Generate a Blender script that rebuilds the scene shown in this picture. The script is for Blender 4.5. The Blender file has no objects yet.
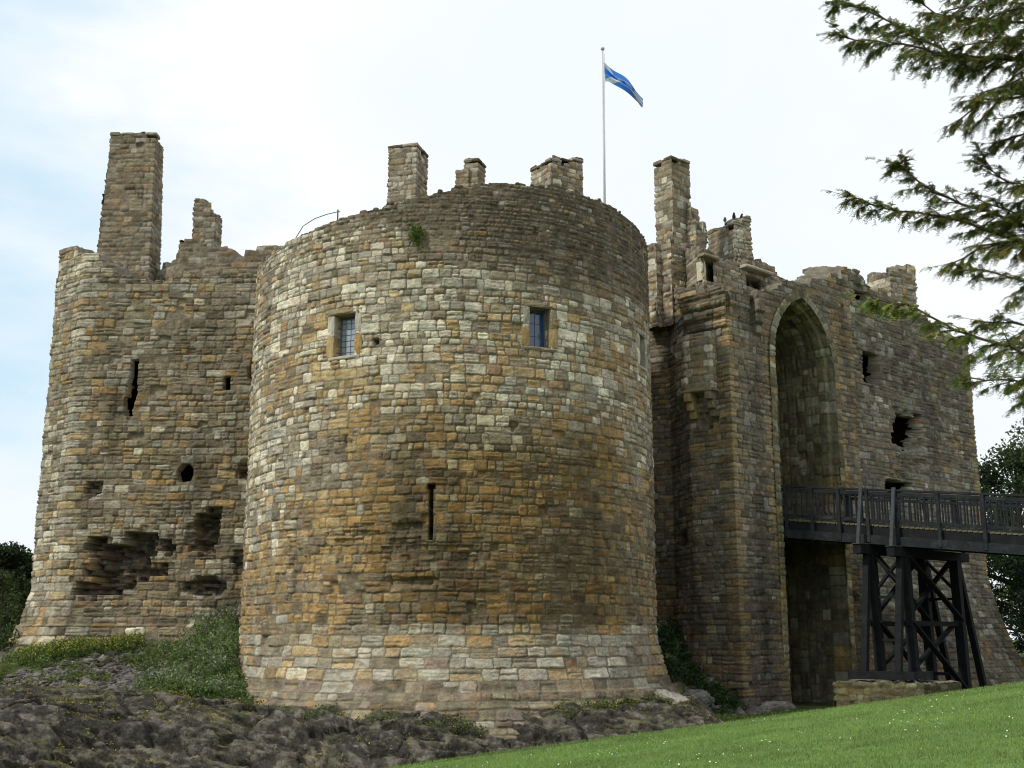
import bpy, bmesh, math, random
import numpy as np
from mathutils import Vector, Matrix

# ------------------------------------------------------------------ camera, sky, sun, exposure
scene = bpy.context.scene
col = scene.collection
cam_data = bpy.data.cameras.new('camera')
cam = bpy.data.objects.new('camera', cam_data)
col.objects.link(cam)
cam.location = (0, 0, 0)
cam.rotation_euler = (math.radians(90 + 12.3), 0, 0)
cam_data.sensor_width = 36
cam_data.lens = 1172 / 1024 * 36
cam_data.clip_end = 5000
cam_data.clip_start = 0.1
scene.camera = cam

SUN_DIR = Vector((-0.72, -0.50, 0.80)).normalized()      # towards the sun
sun_el = math.asin(SUN_DIR.z)
sun_az = math.atan2(SUN_DIR.x, SUN_DIR.y)
world = bpy.data.worlds.new('World')
scene.world = world
world.use_nodes = True
nt = world.node_tree
nt.nodes.clear()
wout = nt.nodes.new('ShaderNodeOutputWorld')
bg = nt.nodes.new('ShaderNodeBackground')
bg.inputs['Strength'].default_value = 0.12
sky = nt.nodes.new('ShaderNodeTexSky')
sky.sky_type = 'NISHITA'
sky.sun_disc = False
sky.sun_elevation = sun_el
sky.sun_rotation = sun_az
sky.dust_density = 1.5
tc = nt.nodes.new('ShaderNodeTexCoord')
mp = nt.nodes.new('ShaderNodeMapping')
mp.inputs['Scale'].default_value = (1.0, 1.0, 2.6)
mp.inputs['Rotation'].default_value = (0, math.radians(14), 0)
mp.inputs['Location'].default_value = (0.35, 0.1, 0.2)
n1 = nt.nodes.new('ShaderNodeTexNoise')
n1.inputs['Scale'].default_value = 3.2
n1.inputs['Detail'].default_value = 7
n1.inputs['Roughness'].default_value = 0.55
sep = nt.nodes.new('ShaderNodeSeparateXYZ')
# cloud cover is thinner to the left (west), thick elsewhere
mad = nt.nodes.new('ShaderNodeMath'); mad.operation = 'MULTIPLY_ADD'
mad.inputs[1].default_value = 0.95; mad.inputs[2].default_value = 0.33
add = nt.nodes.new('ShaderNodeMath'); add.operation = 'ADD'
cr = nt.nodes.new('ShaderNodeValToRGB')
cr.color_ramp.elements[0].position = 0.36; cr.color_ramp.elements[0].color = (0.12, 0.12, 0.12, 1)
cr.color_ramp.elements[1].position = 0.62; cr.color_ramp.elements[1].color = (1, 1, 1, 1)
mix = nt.nodes.new('ShaderNodeMix'); mix.data_type = 'RGBA'
n2 = nt.nodes.new('ShaderNodeTexNoise')
n2.inputs['Scale'].default_value = 2.1; n2.inputs['Detail'].default_value = 5
cr2 = nt.nodes.new('ShaderNodeValToRGB')
cr2.color_ramp.elements[0].position = 0.35; cr2.color_ramp.elements[0].color = (7.0, 7.8, 8.5, 1)
cr2.color_ramp.elements[1].position = 0.65; cr2.color_ramp.elements[1].color = (8.4, 8.6, 8.7, 1)
L = nt.links.new
L(tc.outputs['Generated'], mp.inputs['Vector'])
L(mp.outputs['Vector'], n1.inputs['Vector'])
L(tc.outputs['Generated'], n2.inputs['Vector'])
L(tc.outputs['Generated'], sep.inputs['Vector'])
L(sep.outputs['X'], mad.inputs[0])
L(n1.outputs['Fac'], add.inputs[0]); L(mad.outputs[0], add.inputs[1])
L(add.outputs[0], cr.inputs['Fac'])
L(n2.outputs['Fac'], cr2.inputs['Fac'])
L(cr.outputs['Color'], mix.inputs['Factor'])
veil = nt.nodes.new('ShaderNodeMix'); veil.data_type = 'RGBA'; veil.inputs['Factor'].default_value = 0.8
veil.inputs['B'].default_value = (5.6, 7.7, 9.0, 1)
L(sky.outputs['Color'], veil.inputs['A'])
L(veil.outputs['Result'], mix.inputs['A'])
L(cr2.outputs['Color'], mix.inputs['B'])
L(mix.outputs['Result'], bg.inputs['Color'])
L(bg.outputs['Background'], wout.inputs['Surface'])

sd = bpy.data.lights.new('sun', 'SUN')
sd.energy = 2.6
sd.angle = math.radians(5)
sd.color = (1.0, 0.94, 0.82)
so = bpy.data.objects.new('sun', sd)
so.rotation_euler = SUN_DIR.to_track_quat('Z', 'Y').to_euler()
col.objects.link(so)
scene.view_settings.view_transform = 'Standard'
scene.view_settings.look = 'None'
scene.view_settings.gamma = 1
scene.view_settings.exposure = 0.0
scene.cycles.filter_width = 1.1

# ------------------------------------------------------------------ numpy noise
def _h(ix, iy, iz, seed):
    n = (ix.astype(np.int64) * 374761393 + iy.astype(np.int64) * 668265263 + iz.astype(np.int64) * 2147483647 + seed * 1274126177) & 0xFFFFFFFF
    n = ((n ^ (n >> 13)) * 1274126177) & 0xFFFFFFFF
    n = ((n ^ (n >> 16)) * 2246822519) & 0xFFFFFFFF
    return ((n ^ (n >> 15)) & 0xFFFFFF) / float(0x1000000)
def vn(x, y, z=None, seed=0):
    x = np.asarray(x, float); y = np.asarray(y, float)
    z = np.zeros_like(x) if z is None else np.asarray(z, float)
    ix, iy, iz = np.floor(x), np.floor(y), np.floor(z)
    fx, fy, fz = x - ix, y - iy, z - iz
    fx = fx * fx * (3 - 2 * fx); fy = fy * fy * (3 - 2 * fy); fz = fz * fz * (3 - 2 * fz)
    r = 0
    zs = (0, 1) if np.any(fz) else (0,)
    for dz in zs:
        wz = (fz if dz else 1 - fz)
        for dx in (0, 1):
            wx = fx if dx else 1 - fx
            for dy in (0, 1):
                wy = fy if dy else 1 - fy
                r = r + _h(ix + dx, iy + dy, iz + dz, seed) * wx * wy * wz
    return r * 2 - 1
def fbm(x, y, z=None, seed=0, octv=4, rough=0.5):
    r, a, s = 0, 1.0, 0
    for o in range(octv):
        k = 2.03 ** o
        r = r + a * vn(x * k, y * k, None if z is None else z * k, seed + o * 17)
        s += a; a *= rough
    return r / s
def ss(a, b, x):
    t = np.clip((x - a) / (b - a), 0, 1)
    return t * t * (3 - 2 * t)

# ------------------------------------------------------------------ materials
def new_mat(name):
    m = bpy.data.materials.new(name); m.use_nodes = True
    return m, m.node_tree.nodes, m.node_tree.links, m.node_tree.nodes['Principled BSDF']
def noise_mat(name, base, attr=None, rough=0.9, var=0.35, scale=6.0, scale2=45.0, bump=0.3, bscale=35.0, tint=None, spec=0.2, bdist=0.02, object_space=True):
    """procedural colour mottling over a base colour or over the mesh's own stone-colour attribute"""
    m, N, K, B = new_mat(name)
    B.inputs['Roughness'].default_value = rough
    B.inputs['Specular IOR Level'].default_value = spec
    t = N.new('ShaderNodeTexCoord')
    if attr:
        c = N.new('ShaderNodeAttribute'); c.attribute_name = attr; cout = c.outputs['Color']
    else:
        c = N.new('ShaderNodeRGB'); c.outputs[0].default_value = (*base, 1); cout = c.outputs[0]
    a = N.new('ShaderNodeTexNoise'); a.inputs['Scale'].default_value = scale; a.inputs['Detail'].default_value = 5
    b = N.new('ShaderNodeTexNoise'); b.inputs['Scale'].default_value = scale2; b.inputs['Detail'].default_value = 4
    K.new(t.outputs['Object'], a.inputs['Vector']); K.new(t.outputs['Object'], b.inputs['Vector'])
    s = N.new('ShaderNodeMath'); s.operation = 'ADD'
    K.new(a.outputs['Fac'], s.inputs[0]); K.new(b.outputs['Fac'], s.inputs[1])
    mr = N.new('ShaderNodeMapRange'); mr.inputs['From Min'].default_value = 0.7; mr.inputs['From Max'].default_value = 1.3
    mr.inputs['To Min'].default_value = 1 - var; mr.inputs['To Max'].default_value = 1 + var
    K.new(s.outputs[0], mr.inputs['Value'])
    mm = N.new('ShaderNodeMix'); mm.data_type = 'RGBA'; mm.blend_type = 'MULTIPLY'; mm.inputs['Factor'].default_value = 1
    K.new(cout, mm.inputs['A']); K.new(mr.outputs['Result'], mm.inputs['B'])
    out = mm.outputs['Result']
    if tint:
        tn = N.new('ShaderNodeTexNoise'); tn.inputs['Scale'].default_value = tint[1]; tn.inputs['Detail'].default_value = 6
        tn.inputs['Roughness'].default_value = 0.65
        K.new(t.outputs['Object'], tn.inputs['Vector'])
        tr = N.new('ShaderNodeMapRange'); tr.inputs['From Min'].default_value = tint[2]; tr.inputs['From Max'].default_value = tint[3]
        tr.inputs['To Max'].default_value = tint[4]
        K.new(tn.outputs['Fac'], tr.inputs['Value'])
        m2 = N.new('ShaderNodeMix'); m2.data_type = 'RGBA'
        m2.inputs['B'].default_value = (*tint[0], 1)
        K.new(tr.outputs['Result'], m2.inputs['Factor']); K.new(out, m2.inputs['A'])
        out = m2.outputs['Result']
    K.new(out, B.inputs['Base Color'])
    bn = N.new('ShaderNodeTexNoise'); bn.inputs['Scale'].default_value = bscale; bn.inputs['Detail'].default_value = 6
    K.new(t.outputs['Object'], bn.inputs['Vector'])
    bp = N.new('ShaderNodeBump'); bp.inputs['Strength'].default_value = bump; bp.inputs['Distance'].default_value = bdist
    K.new(bn.outputs['Fac'], bp.inputs['Height']); K.new(bp.outputs['Normal'], B.inputs['Normal'])
    return m
STONE = noise_mat('weathered_sandstone', None, attr='Col', rough=0.92, var=0.32, scale=3.0, scale2=34.0, bump=0.6, bscale=24, tint=((0.30, 0.30, 0.26), 9.0, 0.60, 0.78, 0.45), bdist=0.03)
ROCK = noise_mat('bedrock', None, attr='Col', rough=0.9, var=0.45, scale=2.2, scale2=20.0, bump=0.9, bscale=11, bdist=0.06, tint=((0.30, 0.31, 0.27), 6.0, 0.60, 0.72, 0.5))
GROUND = noise_mat('rough_ground', None, attr='Col', rough=0.95, var=0.4, scale=2.0, scale2=30.0, bump=0.8, bscale=30, bdist=0.04)
LAWN = noise_mat('mown_lawn', (0.14, 0.22, 0.055), rough=0.85, var=0.24, scale=0.7, scale2=60.0, bump=0.6, bscale=90, bdist=0.03, tint=((0.165, 0.235, 0.05), 1.1, 0.45, 0.62, 0.55))
TIMBER = noise_mat('tarred_timber', (0.012, 0.013, 0.015), rough=0.8, var=0.4, scale=5, scale2=30, bump=0.3, bscale=25, spec=0.15, tint=((0.05, 0.056, 0.06), 3.0, 0.58, 0.78, 0.4))
TIMBER_PALE = noise_mat('weathered_timber', (0.05, 0.056, 0.06), rough=0.8, var=0.3, scale=5, scale2=30, bump=0.3, bscale=25)
TIMBER_GREY = noise_mat('greyed_timber', (0.020, 0.022, 0.025), rough=0.85, var=0.45, scale=4, scale2=26, bump=0.4, bscale=25, spec=0.15, tint=((0.075, 0.075, 0.07), 3.0, 0.52, 0.75, 0.5))
DECK = noise_mat('deck_boards', (0.13, 0.115, 0.07), rough=0.85, var=0.35, scale=9, scale2=40, bump=0.4)
IRON = noise_mat('dark_iron', (0.03, 0.032, 0.035), rough=0.5, var=0.2, spec=0.5)
LEAD = noise_mat('window_lead', (0.06, 0.065, 0.07), rough=0.5, var=0.2, spec=0.5)
POLE = noise_mat('painted_pole', (0.45, 0.45, 0.45), rough=0.45, var=0.1, spec=0.5)
BARK = noise_mat('bark', (0.075, 0.055, 0.04), rough=0.95, var=0.4, scale=8, scale2=40, bump=0.8, bscale=20)
BIRD = noise_mat('black_feathers', (0.03, 0.03, 0.033), rough=0.6, var=0.2)
DAISY = noise_mat('daisy_petals', (0.75, 0.75, 0.68), rough=0.8, var=0.1)
def glass_mat(name, base):
    m, N, K, B = new_mat(name)
    B.inputs['Base Color'].default_value = (*base, 1); B.inputs['Roughness'].default_value = 0.12
    B.inputs['Specular IOR Level'].default_value = 0.9
    t = N.new('ShaderNodeTexCoord'); n = N.new('ShaderNodeTexNoise'); n.inputs['Scale'].default_value = 6
    K.new(t.outputs['Object'], n.inputs['Vector'])
    b = N.new('ShaderNodeBump'); b.inputs['Strength'].default_value = 0.25; b.inputs['Distance'].default_value = 0.02
    K.new(n.outputs['Fac'], b.inputs['Height']); K.new(b.outputs['Normal'], B.inputs['Normal'])
    return m
GLASS_PALE = glass_mat('old_pale_glass', (0.30, 0.34, 0.39))
GLASS_DARK = glass_mat('old_dark_glass', (0.02, 0.06, 0.15))
def leaf_mat(name, hue):
    m, N, K, B = new_mat(name)
    B.inputs['Roughness'].default_value = 0.6; B.inputs['Specular IOR Level'].default_value = 0.25
    a = N.new('ShaderNodeAttribute'); a.attribute_name = 'Col'
    K.new(a.outputs['Color'], B.inputs['Base Color'])
    tr = N.new('ShaderNodeBsdfTranslucent'); K.new(a.outputs['Color'], tr.inputs['Color'])
    mx = N.new('ShaderNodeMixShader'); mx.inputs[0].default_value = hue
    o = N['Material Output']
    K.new(B.outputs[0], mx.inputs[1]); K.new(tr.outputs[0], mx.inputs[2]); K.new(mx.outputs[0], o.inputs['Surface'])
    return m
LEAF = leaf_mat('leaves', 0.35)

# ------------------------------------------------------------------ object helpers
def tag(o, label=None, cat=None, group=None, kind=None):
    if label: o['label'] = label
    if cat: o['category'] = cat
    if group: o['group'] = group
    if kind: o['kind'] = kind
    return o
def empty(name, loc=(0, 0, 0)):
    o = bpy.data.objects.new(name, None); o.location = loc; o.empty_display_size = 0.3
    col.objects.link(o); return o
def link(name, me, parent=None):
    o = bpy.data.objects.new(name, me); col.objects.link(o)
    if parent is not None:
        o.parent = parent
        o.matrix_parent_inverse = Matrix.Translation(-world_loc(parent))
    return o
def world_loc(o):
    v = Vector(o.location)
    # parents sit at unrotated, unscaled places; children carry world coordinates cancelled by the parent inverse
    p = o.parent
    return v if p is None else (Vector((0, 0, 0)) + v + (world_loc(p) - world_loc(p)))
def mesh_np(name, V, Fq, mat, parent=None, colors=None, smooth=True):
    V = np.asarray(V, np.float32); Fq = np.asarray(Fq, np.int32)
    me = bpy.data.meshes.new(name)
    me.vertices.add(len(V)); me.vertices.foreach_set('co', V.ravel())
    n = Fq.shape[1]
    me.loops.add(Fq.size); me.loops.foreach_set('vertex_index', Fq.ravel())
    me.polygons.add(len(Fq)); me.polygons.foreach_set('loop_start', np.arange(0, Fq.size, n, dtype=np.int32))
    me.polygons.foreach_set('loop_total', np.full(len(Fq), n, np.int32))
    if smooth: me.polygons.foreach_set('use_smooth', np.ones(len(Fq), bool))
    me.update(calc_edges=True)
    if colors is not None:
        ca = me.color_attributes.new('Col', 'FLOAT_COLOR', 'POINT')
        c4 = np.ones((len(V), 4), np.float32); c4[:, :3] = colors
        ca.data.foreach_set('color', c4.ravel())
    if mat: me.materials.append(mat)
    return link(name, me, parent)
def mesh_bm(name, bm, mat, parent=None, smooth=False, bevel=0):
    if bevel:
        bmesh.ops.bevel(bm, geom=bm.edges[:], offset=bevel, segments=1, affect='EDGES')
    bmesh.ops.recalc_face_normals(bm, faces=bm.faces[:])
    me = bpy.data.meshes.new(name); bm.to_mesh(me); bm.free()
    for m in (mat if isinstance(mat, (list, tuple)) else [mat]): me.materials.append(m)
    if smooth:
        for p in me.polygons: p.use_smooth = True
    return link(name, me, parent)
def bar(bm, a, b, w, h, up=(0, 0, 1)):
    """rectangular beam from a to b; w across, h along up"""
    a, b = Vector(a), Vector(b); d = (b - a).normalized(); up = Vector(up)
    s = d.cross(up)
    if s.length < 1e-4: s = d.cross(Vector((1, 0, 0)))
    s.normalize(); t = s.cross(d).normalized()
    vs = []
    for p in (a, b):
        for i, j in ((-1, -1), (1, -1), (1, 1), (-1, 1)):
            vs.append(bm.verts.new(p + s * (i * w / 2) + t * (j * h / 2)))
    for f in ((0, 1, 2, 3), (7, 6, 5, 4), (0, 4, 5, 1), (1, 5, 6, 2), (2, 6, 7, 3), (3, 7, 4, 0)):
        bm.faces.new([vs[i] for i in f])
def tube(bm, pts, radii, seg=8):
    pts = [Vector(p) for p in pts]; rings = []
    ref = Vector((0.3, 0.2, 1)).normalized()
    for i, p in enumerate(pts):
        d = (pts[min(i + 1, len(pts) - 1)] - pts[max(i - 1, 0)]).normalized()
        s = d.cross(ref)
        if s.length < 1e-3: s = d.cross(Vector((1, 0, 0)))
        s.normalize(); t = s.cross(d)
        r = radii[i] if hasattr(radii, '__len__') else radii
        rings.append([bm.verts.new(p + (s * math.cos(k * 2 * math.pi / seg) + t * math.sin(k * 2 * math.pi / seg)) * r) for k in range(seg)])
    for A, Bq in zip(rings, rings[1:]):
        for k in range(seg):
            bm.faces.new((A[k], A[(k + 1) % seg], Bq[(k + 1) % seg], Bq[k]))
    bm.faces.new(rings[0][::-1]); bm.faces.new(rings[-1])

# ------------------------------------------------------------------ masonry
PAL = np.array([(0.60, 0.545, 0.415),   # 0 cream
                (0.35, 0.32, 0.255),    # 1 pale grey
                (0.335, 0.212, 0.085),   # 2 ochre
                (0.225, 0.187, 0.122),  # 3 grey brown
                (0.125, 0.100, 0.066),  # 4 dark brown
                (0.22, 0.130, 0.074),   # 5 rust
                (0.195, 0.152, 0.118),  # 6 mauve brown
                (0.40, 0.29, 0.145)])  # 7 honey
MORTAR = np.array((0.170, 0.140, 0.098))

def poly_path(pts, res, closed=False):
    """points along a plan polyline, with mitred outward offset vectors and arc length"""
    P = np.array(pts, float)
    n = len(P)
    seg = [P[(i + 1) % n] - P[i] for i in range(n if closed else n - 1)]
    nr = [np.array((s[1], -s[0])) / np.hypot(*s) for s in seg]
    M = []
    for i in range(n):
        if closed: a, b = nr[i - 1], nr[i]
        else: a, b = nr[max(i - 1, 0)], nr[min(i, n - 2)]
        m = a + b; m = m / np.hypot(*m); M.append(m / max(0.35, m @ b))
    B, NN, U, corner = [], [], [], []
    u = 0.0
    for i, s in enumerate(seg):
        Ls = np.hypot(*s); k = max(1, int(round(Ls / res)))
        t = np.arange(k) / k
        j = (i + 1) % n
        B.append(P[i] + np.outer(t, s)); NN.append(np.outer(1 - t, M[i]) + np.outer(t, M[j])); U.append(u + t * Ls)
        corner.append(u); u += Ls
    e = 0 if closed else n - 1
    B.append(P[e][None]); NN.append(M[e][None]); U.append(np.array([u])); corner.append(u)
    return np.vstack(B), np.vstack(NN), np.concatenate(U), corner

def layout(rng, z0, z1, L, hf, wf, quoins=()):
    ve = [z0]
    while ve[-1] < z1:
        lo, hi = hf(ve[-1]); ve.append(ve[-1] + rng.uniform(lo, hi))
    ve = np.array(ve); keys, flags = [], []
    for k in range(len(ve) - 1):
        h = ve[k + 1] - ve[k]; lo, hi = wf(0.5 * (ve[k] + ve[k + 1]))
        e = [-1.5 - rng.uniform(0, 0.5)]
        while e[-1] < L + 1.5:
            w = h * (lo + (hi - lo) * rng.random() ** 1.5); e.append(e[-1] + max(w, 0.1))
        q = [0] * len(e)
        for (uc, s) in quoins:
            a, b = (0.27, 0.52) if k % 2 else (0.52, 0.27)
            a *= s * rng.uniform(0.85, 1.15); b *= s * rng.uniform(0.85, 1.15)
            keep = [(x, f_) for x, f_ in zip(e, q) if x < uc - a - 0.12 or x > uc + b + 0.12]
            keep += [(uc - a, 1), (uc + b, 0)]
            keep.sort(); e = [x for x, _ in keep]; q = [f_ for _, f_ in keep]
        keys.append(np.array(e) + 1000 * k); flags.append(np.array(q))
    return ve, np.concatenate(keys), np.concatenate(flags)

def masonry(name, base, nrm, U, V, mat=STONE, parent=None, seed=1, hf=lambda z: (0.16, 0.27), wf=lambda z: (1.0, 3.2),
            zone=None, rough=1.0, joint=0.009, mdepth=0.034, batter=None, topf=None, thick=1.0, cav=(), quoins=(), quoin_pal=(0, 7, 7, 2, 1, 3),
            hole=None, voids=(), smooth_top=0.0, stain_shade=None, closed=False, surf=None, warp=1.0, down=0.5, dark=None, ragged=0.22):
    rng = np.random.default_rng(seed)
    Lu = U[-1]
    zmax = V[-1]
    ve, E, QF = layout(rng, V[0] - 0.3, zmax + 2.5, Lu, hf, wf, quoins)
    nst = len(E) + 4
    # per stone randoms
    r_off = rng.normal(0, 0.012, nst) * rough; r_tu = rng.normal(0, 0.04, nst) * rough; r_tv = rng.normal(0, 0.06, nst) * rough
    r_split = rng.random(nst); r_c = rng.random(nst); r_b = rng.normal(0, 0.15, nst); r_h = rng.normal(0, 0.022, (nst, 2)); r_rd = rng.uniform(0.016, 0.045, nst)
    UU, VV = np.meshgrid(U, V, indexing='ij')
    def lookup(u, v):
        k = np.clip(np.searchsorted(ve, v, 'right') - 1, 0, len(ve) - 2)
        i = np.searchsorted(E, k * 1000 + u, 'right') - 1
        i = np.clip(i, 0, len(E) - 2)
        u0 = E[i] - k * 1000; u1 = np.minimum(E[i + 1] - k * 1000, u0 + 3)
        return k, i, u0, u1, ve[k], ve[k + 1]
    # ragged head
    if topf is not None:
        top = np.full(len(U), V[0]); 
        for k in range(len(ve) - 1):
            vm = 0.5 * (ve[k] + ve[k + 1])
            kk, i, u0, u1, _, _ = lookup(U, np.full(len(U), vm))
            uc = 0.5 * (u0 + u1)
            ok = vm < topf(uc) + (r_c[i] - 0.5) * 2 * ragged
            top = np.where(ok, np.maximum(top, ve[k + 1]), top)
        top = top + 0.035 * fbm(U * 6, U * 0 + seed, seed=seed, octv=3)
        if smooth_top:
            pr = topf(U) + .055 * fbm(U * 3.1, U * 0 + seed, seed=seed + 60, octv=4, rough=.7)
            top = top * (1 - smooth_top) + pr * smooth_top
        nfr = len(V); caps = np.arange(0.03, thick + down, 0.05)
        UU = np.repeat(U[:, None], nfr + len(caps), 1)
        FR = np.minimum(np.repeat(V[None], len(U), 0), top[:, None])
        VV = np.concatenate([FR, top[:, None] + caps[None]], 1)
    nU, nV = UU.shape
    Bx = np.repeat(base[:, None, :], nV, 1); Nx = np.repeat(nrm[:, None, :], nV, 1)
    # warped lookup
    wu = warp * (0.016 * vn(UU * 5.1, VV * 7.3, seed=seed + 3) + .014 * vn(UU * 13, VV * 13, seed=seed + 7) + 0.03 * vn(UU * 1.3, VV * 2.1, seed=seed + 4))
    wv = warp * (0.011 * vn(UU * 6.7, VV * 5.9, seed=seed + 5) + .011 * vn(UU * 12, VV * 12, seed=seed + 8) + 0.03 * vn(UU * 0.8, VV * 0.6, seed=seed + 6))
    u, v = UU + wu, VV + wv
    k, i, u0, u1, v0, v1 = lookup(u, v)
    hgt = v1 - v0
    split = (r_split[i] < 0.13) & (hgt > 0.2) & (QF[i] == 0)
    vm = v0 + hgt * (0.4 + 0.2 * r_c[i])
    upper = split & (v > vm)
    v0 = np.where(upper, vm, v0); v1 = np.where(split & ~upper, vm, v1)
    sid = np.where(upper, (i * 7919 + 13) % nst, i)
    du = np.minimum(u - u0, u1 - u); dv = np.minimum(v - v0, v1 - v)
    rd = r_rd[sid]
    rr_ = rd * 1.3 + .012
    dd_ = rr_ - np.hypot(np.maximum(rr_ - du, 0), np.maximum(rr_ - dv, 0))
    f = 1 - (1 - np.clip((dd_ - joint) / rd, 0, 1)) ** 2
    isq = QF[i] > 0
    rg = np.where(isq, 0.4, 1.0)
    lump = 0.020 * fbm(UU * 8, VV * 13, seed=seed + 9, octv=4, rough=.7) * rough + 0.011 * vn(UU * 3, VV * 26, seed=seed + 10) * rough * (.3 + 1.4 * (r_c[(sid * 3 + 1) % nst] > .5))
    off = (r_off[sid] + r_tu[sid] * (u - 0.5 * (u0 + u1)) + r_tv[sid] * (v - 0.5 * (v0 + v1))) * rg + lump * (0.4 + 0.6 * f)
    disp = off * f - mdepth * (1 - f) * (0.75 + 0.5 * vn(UU * 2.2, VV * 2.6, seed=seed + 12))
    disp += 0.022 * fbm(UU * 0.45, VV * 0.6, seed=seed + 11, octv=3) * rough
    # fallen / robbed stones
    missing = (r_b[(i * 31 + 7) % nst] > 0.37) & ~isq
    disp = disp - np.where(missing, 0.09, 0.0) * f
    # colour
    uc, vc = 0.5 * (u0 + u1), 0.5 * (v0 + v1)
    W = zone(uc, vc).copy()
    cl_ = np.exp(2.1 * vn(uc * .75, vc * .95, seed=seed + 50))[..., None]; cl2 = np.exp(1.4 * vn(uc * .6, vc * .8, seed=seed + 51))[..., None]
    W[..., [2, 5, 7]] *= cl_; W[..., [0]] *= cl2
    cw = np.cumsum(W, -1); cw = cw / cw[..., -1:]
    pick = (r_c[sid][..., None] > cw).sum(-1)
    qp = np.array(quoin_pal)[(r_c[sid] * len(quoin_pal)).astype(int) % len(quoin_pal)]
    pick = np.where(isq, qp, np.clip(pick, 0, len(PAL) - 1))
    C = PAL[pick] * (1 + r_b[sid])[..., None]
    lm = (W / W.sum(-1, keepdims=True)) @ PAL
    C = C * .76 + lm * .24
    C[..., 0] *= 1 + r_h[sid, 0]; C[..., 2] *= 1 + r_h[sid, 1]
    # iron staining inside stones and lichen on their faces
    st = ss(0.15, 0.6, fbm(UU * 3.3, VV * 5.5, seed=seed + 20, octv=4))[..., None]
    C = C * (1 - 0.45 * st) + np.array((0.34, 0.19, 0.075)) * 0.45 * st
    li = ss(.12, .5, fbm(UU * 5, VV * 6, seed=seed + 23, octv=4, rough=.6))[..., None] * .3
    C = C * (1 - li) + np.array((.27, .26, .215)) * li
    gr = ss(0, .6, fbm(UU * 1.1, VV * 1.3, seed=seed + 24, octv=4))[..., None] * .15
    C = C * (1 - gr) + C.mean(-1, keepdims=True) * np.array((1.08, 1.0, .84)) * gr
    C *= (1 + 0.44 * fbm(UU * 11, VV * 15, seed=seed + 21, octv=3, rough=.7))[..., None]
    fm = ss(0.05, 0.5, f)[..., None]
    mcol = MORTAR * (1 + 0.25 * fbm(UU * 2, VV * 2, seed=seed + 22, octv=3))[..., None]
    C = mcol * (1 - fm) + C * fm
    if stain_shade is not None:
        C = C * stain_shade(UU, VV)
    # openings and cavities sink inward
    cd = np.zeros_like(UU)
    for cf in cav:
        cd = np.maximum(cd, cf(UU, VV))
    vd = np.zeros_like(UU)
    for cf in voids: vd = np.maximum(vd, cf(UU, VV))
    vmax_ = .62 * vd.max() if len(voids) else 1
    cd = np.maximum(cd, vd)
    disp = disp - cd
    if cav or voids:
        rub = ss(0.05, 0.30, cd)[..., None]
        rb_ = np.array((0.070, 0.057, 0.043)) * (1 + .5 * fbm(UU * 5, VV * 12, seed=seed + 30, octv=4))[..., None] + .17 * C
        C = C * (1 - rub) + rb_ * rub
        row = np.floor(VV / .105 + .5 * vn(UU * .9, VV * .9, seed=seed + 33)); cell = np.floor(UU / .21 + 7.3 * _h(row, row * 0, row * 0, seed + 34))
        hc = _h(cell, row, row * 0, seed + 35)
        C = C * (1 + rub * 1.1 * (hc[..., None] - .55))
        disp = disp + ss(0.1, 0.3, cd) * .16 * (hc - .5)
        lay = vn(UU * 1.6 + 5, np.round(VV / .09) * 3.1, seed=seed + 32)
        disp = disp + ss(0.1, 0.4, cd) * (0.03 * lay + 0.09 * fbm(UU * 3, VV * 5, seed=seed + 31, octv=4))
    Z = VV.copy()
    disp0 = disp
    if batter is not None:
        disp = disp + batter(UU, VV)
    if topf is not None:
        T = top[:, None]; s_ = VV - T
        a = (s_ > 0) & (s_ < thick); b = s_ >= thick
        rough_top = 0.10 * fbm(UU * 3.5, s_ * 3.5, seed=seed + 40, octv=4)
        Z = np.where(a, T + disp0 * 0.8 + rough_top * ss(0, 0.2, s_), Z)
        Z = np.where(b, T - (s_ - thick), Z)
        inward = np.where(a, s_, np.where(b, thick, 0))
        bt = batter(UU, np.minimum(VV, T)) if batter is not None else 0
        disp = np.where(s_ > 0, bt - inward, disp)
        tk = ss(.02, .08, s_)[..., None]
        C = C * (1 - tk) + np.array((.165, .145, .112)) * (1 + .55 * fbm(UU * 4, VV * 4, seed=seed + 41, octv=4))[..., None] * tk
    if surf is not None:
        Vt = surf(UU, VV, disp)
    else:
        XY = Bx + Nx * disp[..., None]
        Vt = np.dstack([XY[..., 0], XY[..., 1], Z])
    idx = np.arange(nU * nV).reshape(nU, nV)
    q = np.stack([idx[:-1, :-1], idx[1:, :-1], idx[1:, 1:], idx[:-1, 1:]], -1)
    if hole is not None:
        hm = hole(0.25 * (UU[:-1, :-1] + UU[1:, :-1] + UU[1:, 1:] + UU[:-1, 1:]), 0.25 * (Z[:-1, :-1] + Z[1:, :-1] + Z[1:, 1:] + Z[:-1, 1:]))
    if topf is not None:
        dead = np.zeros(q.shape[:2], bool)
        at_ = FR >= top[:, None]
        dead[:, :nfr - 1] = at_[:-1, :-1] & at_[1:, :-1] & at_[1:, 1:] & at_[:-1, 1:]
        if hole is not None: dead = dead | hm
        hm = dead; 
    elif hole is None: hm = np.zeros(q.shape[:2], bool)
    if voids:
        vm_ = np.minimum(np.minimum(vd[:-1, :-1], vd[1:, :-1]), np.minimum(vd[1:, 1:], vd[:-1, 1:])) > vmax_
        hm = hm | vm_
    q = q[~hm]
    return mesh_np(name, Vt.reshape(-1, 3), q, mat, parent, colors=np.clip(C, 0.01, 0.8).reshape(-1, 3))

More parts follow.
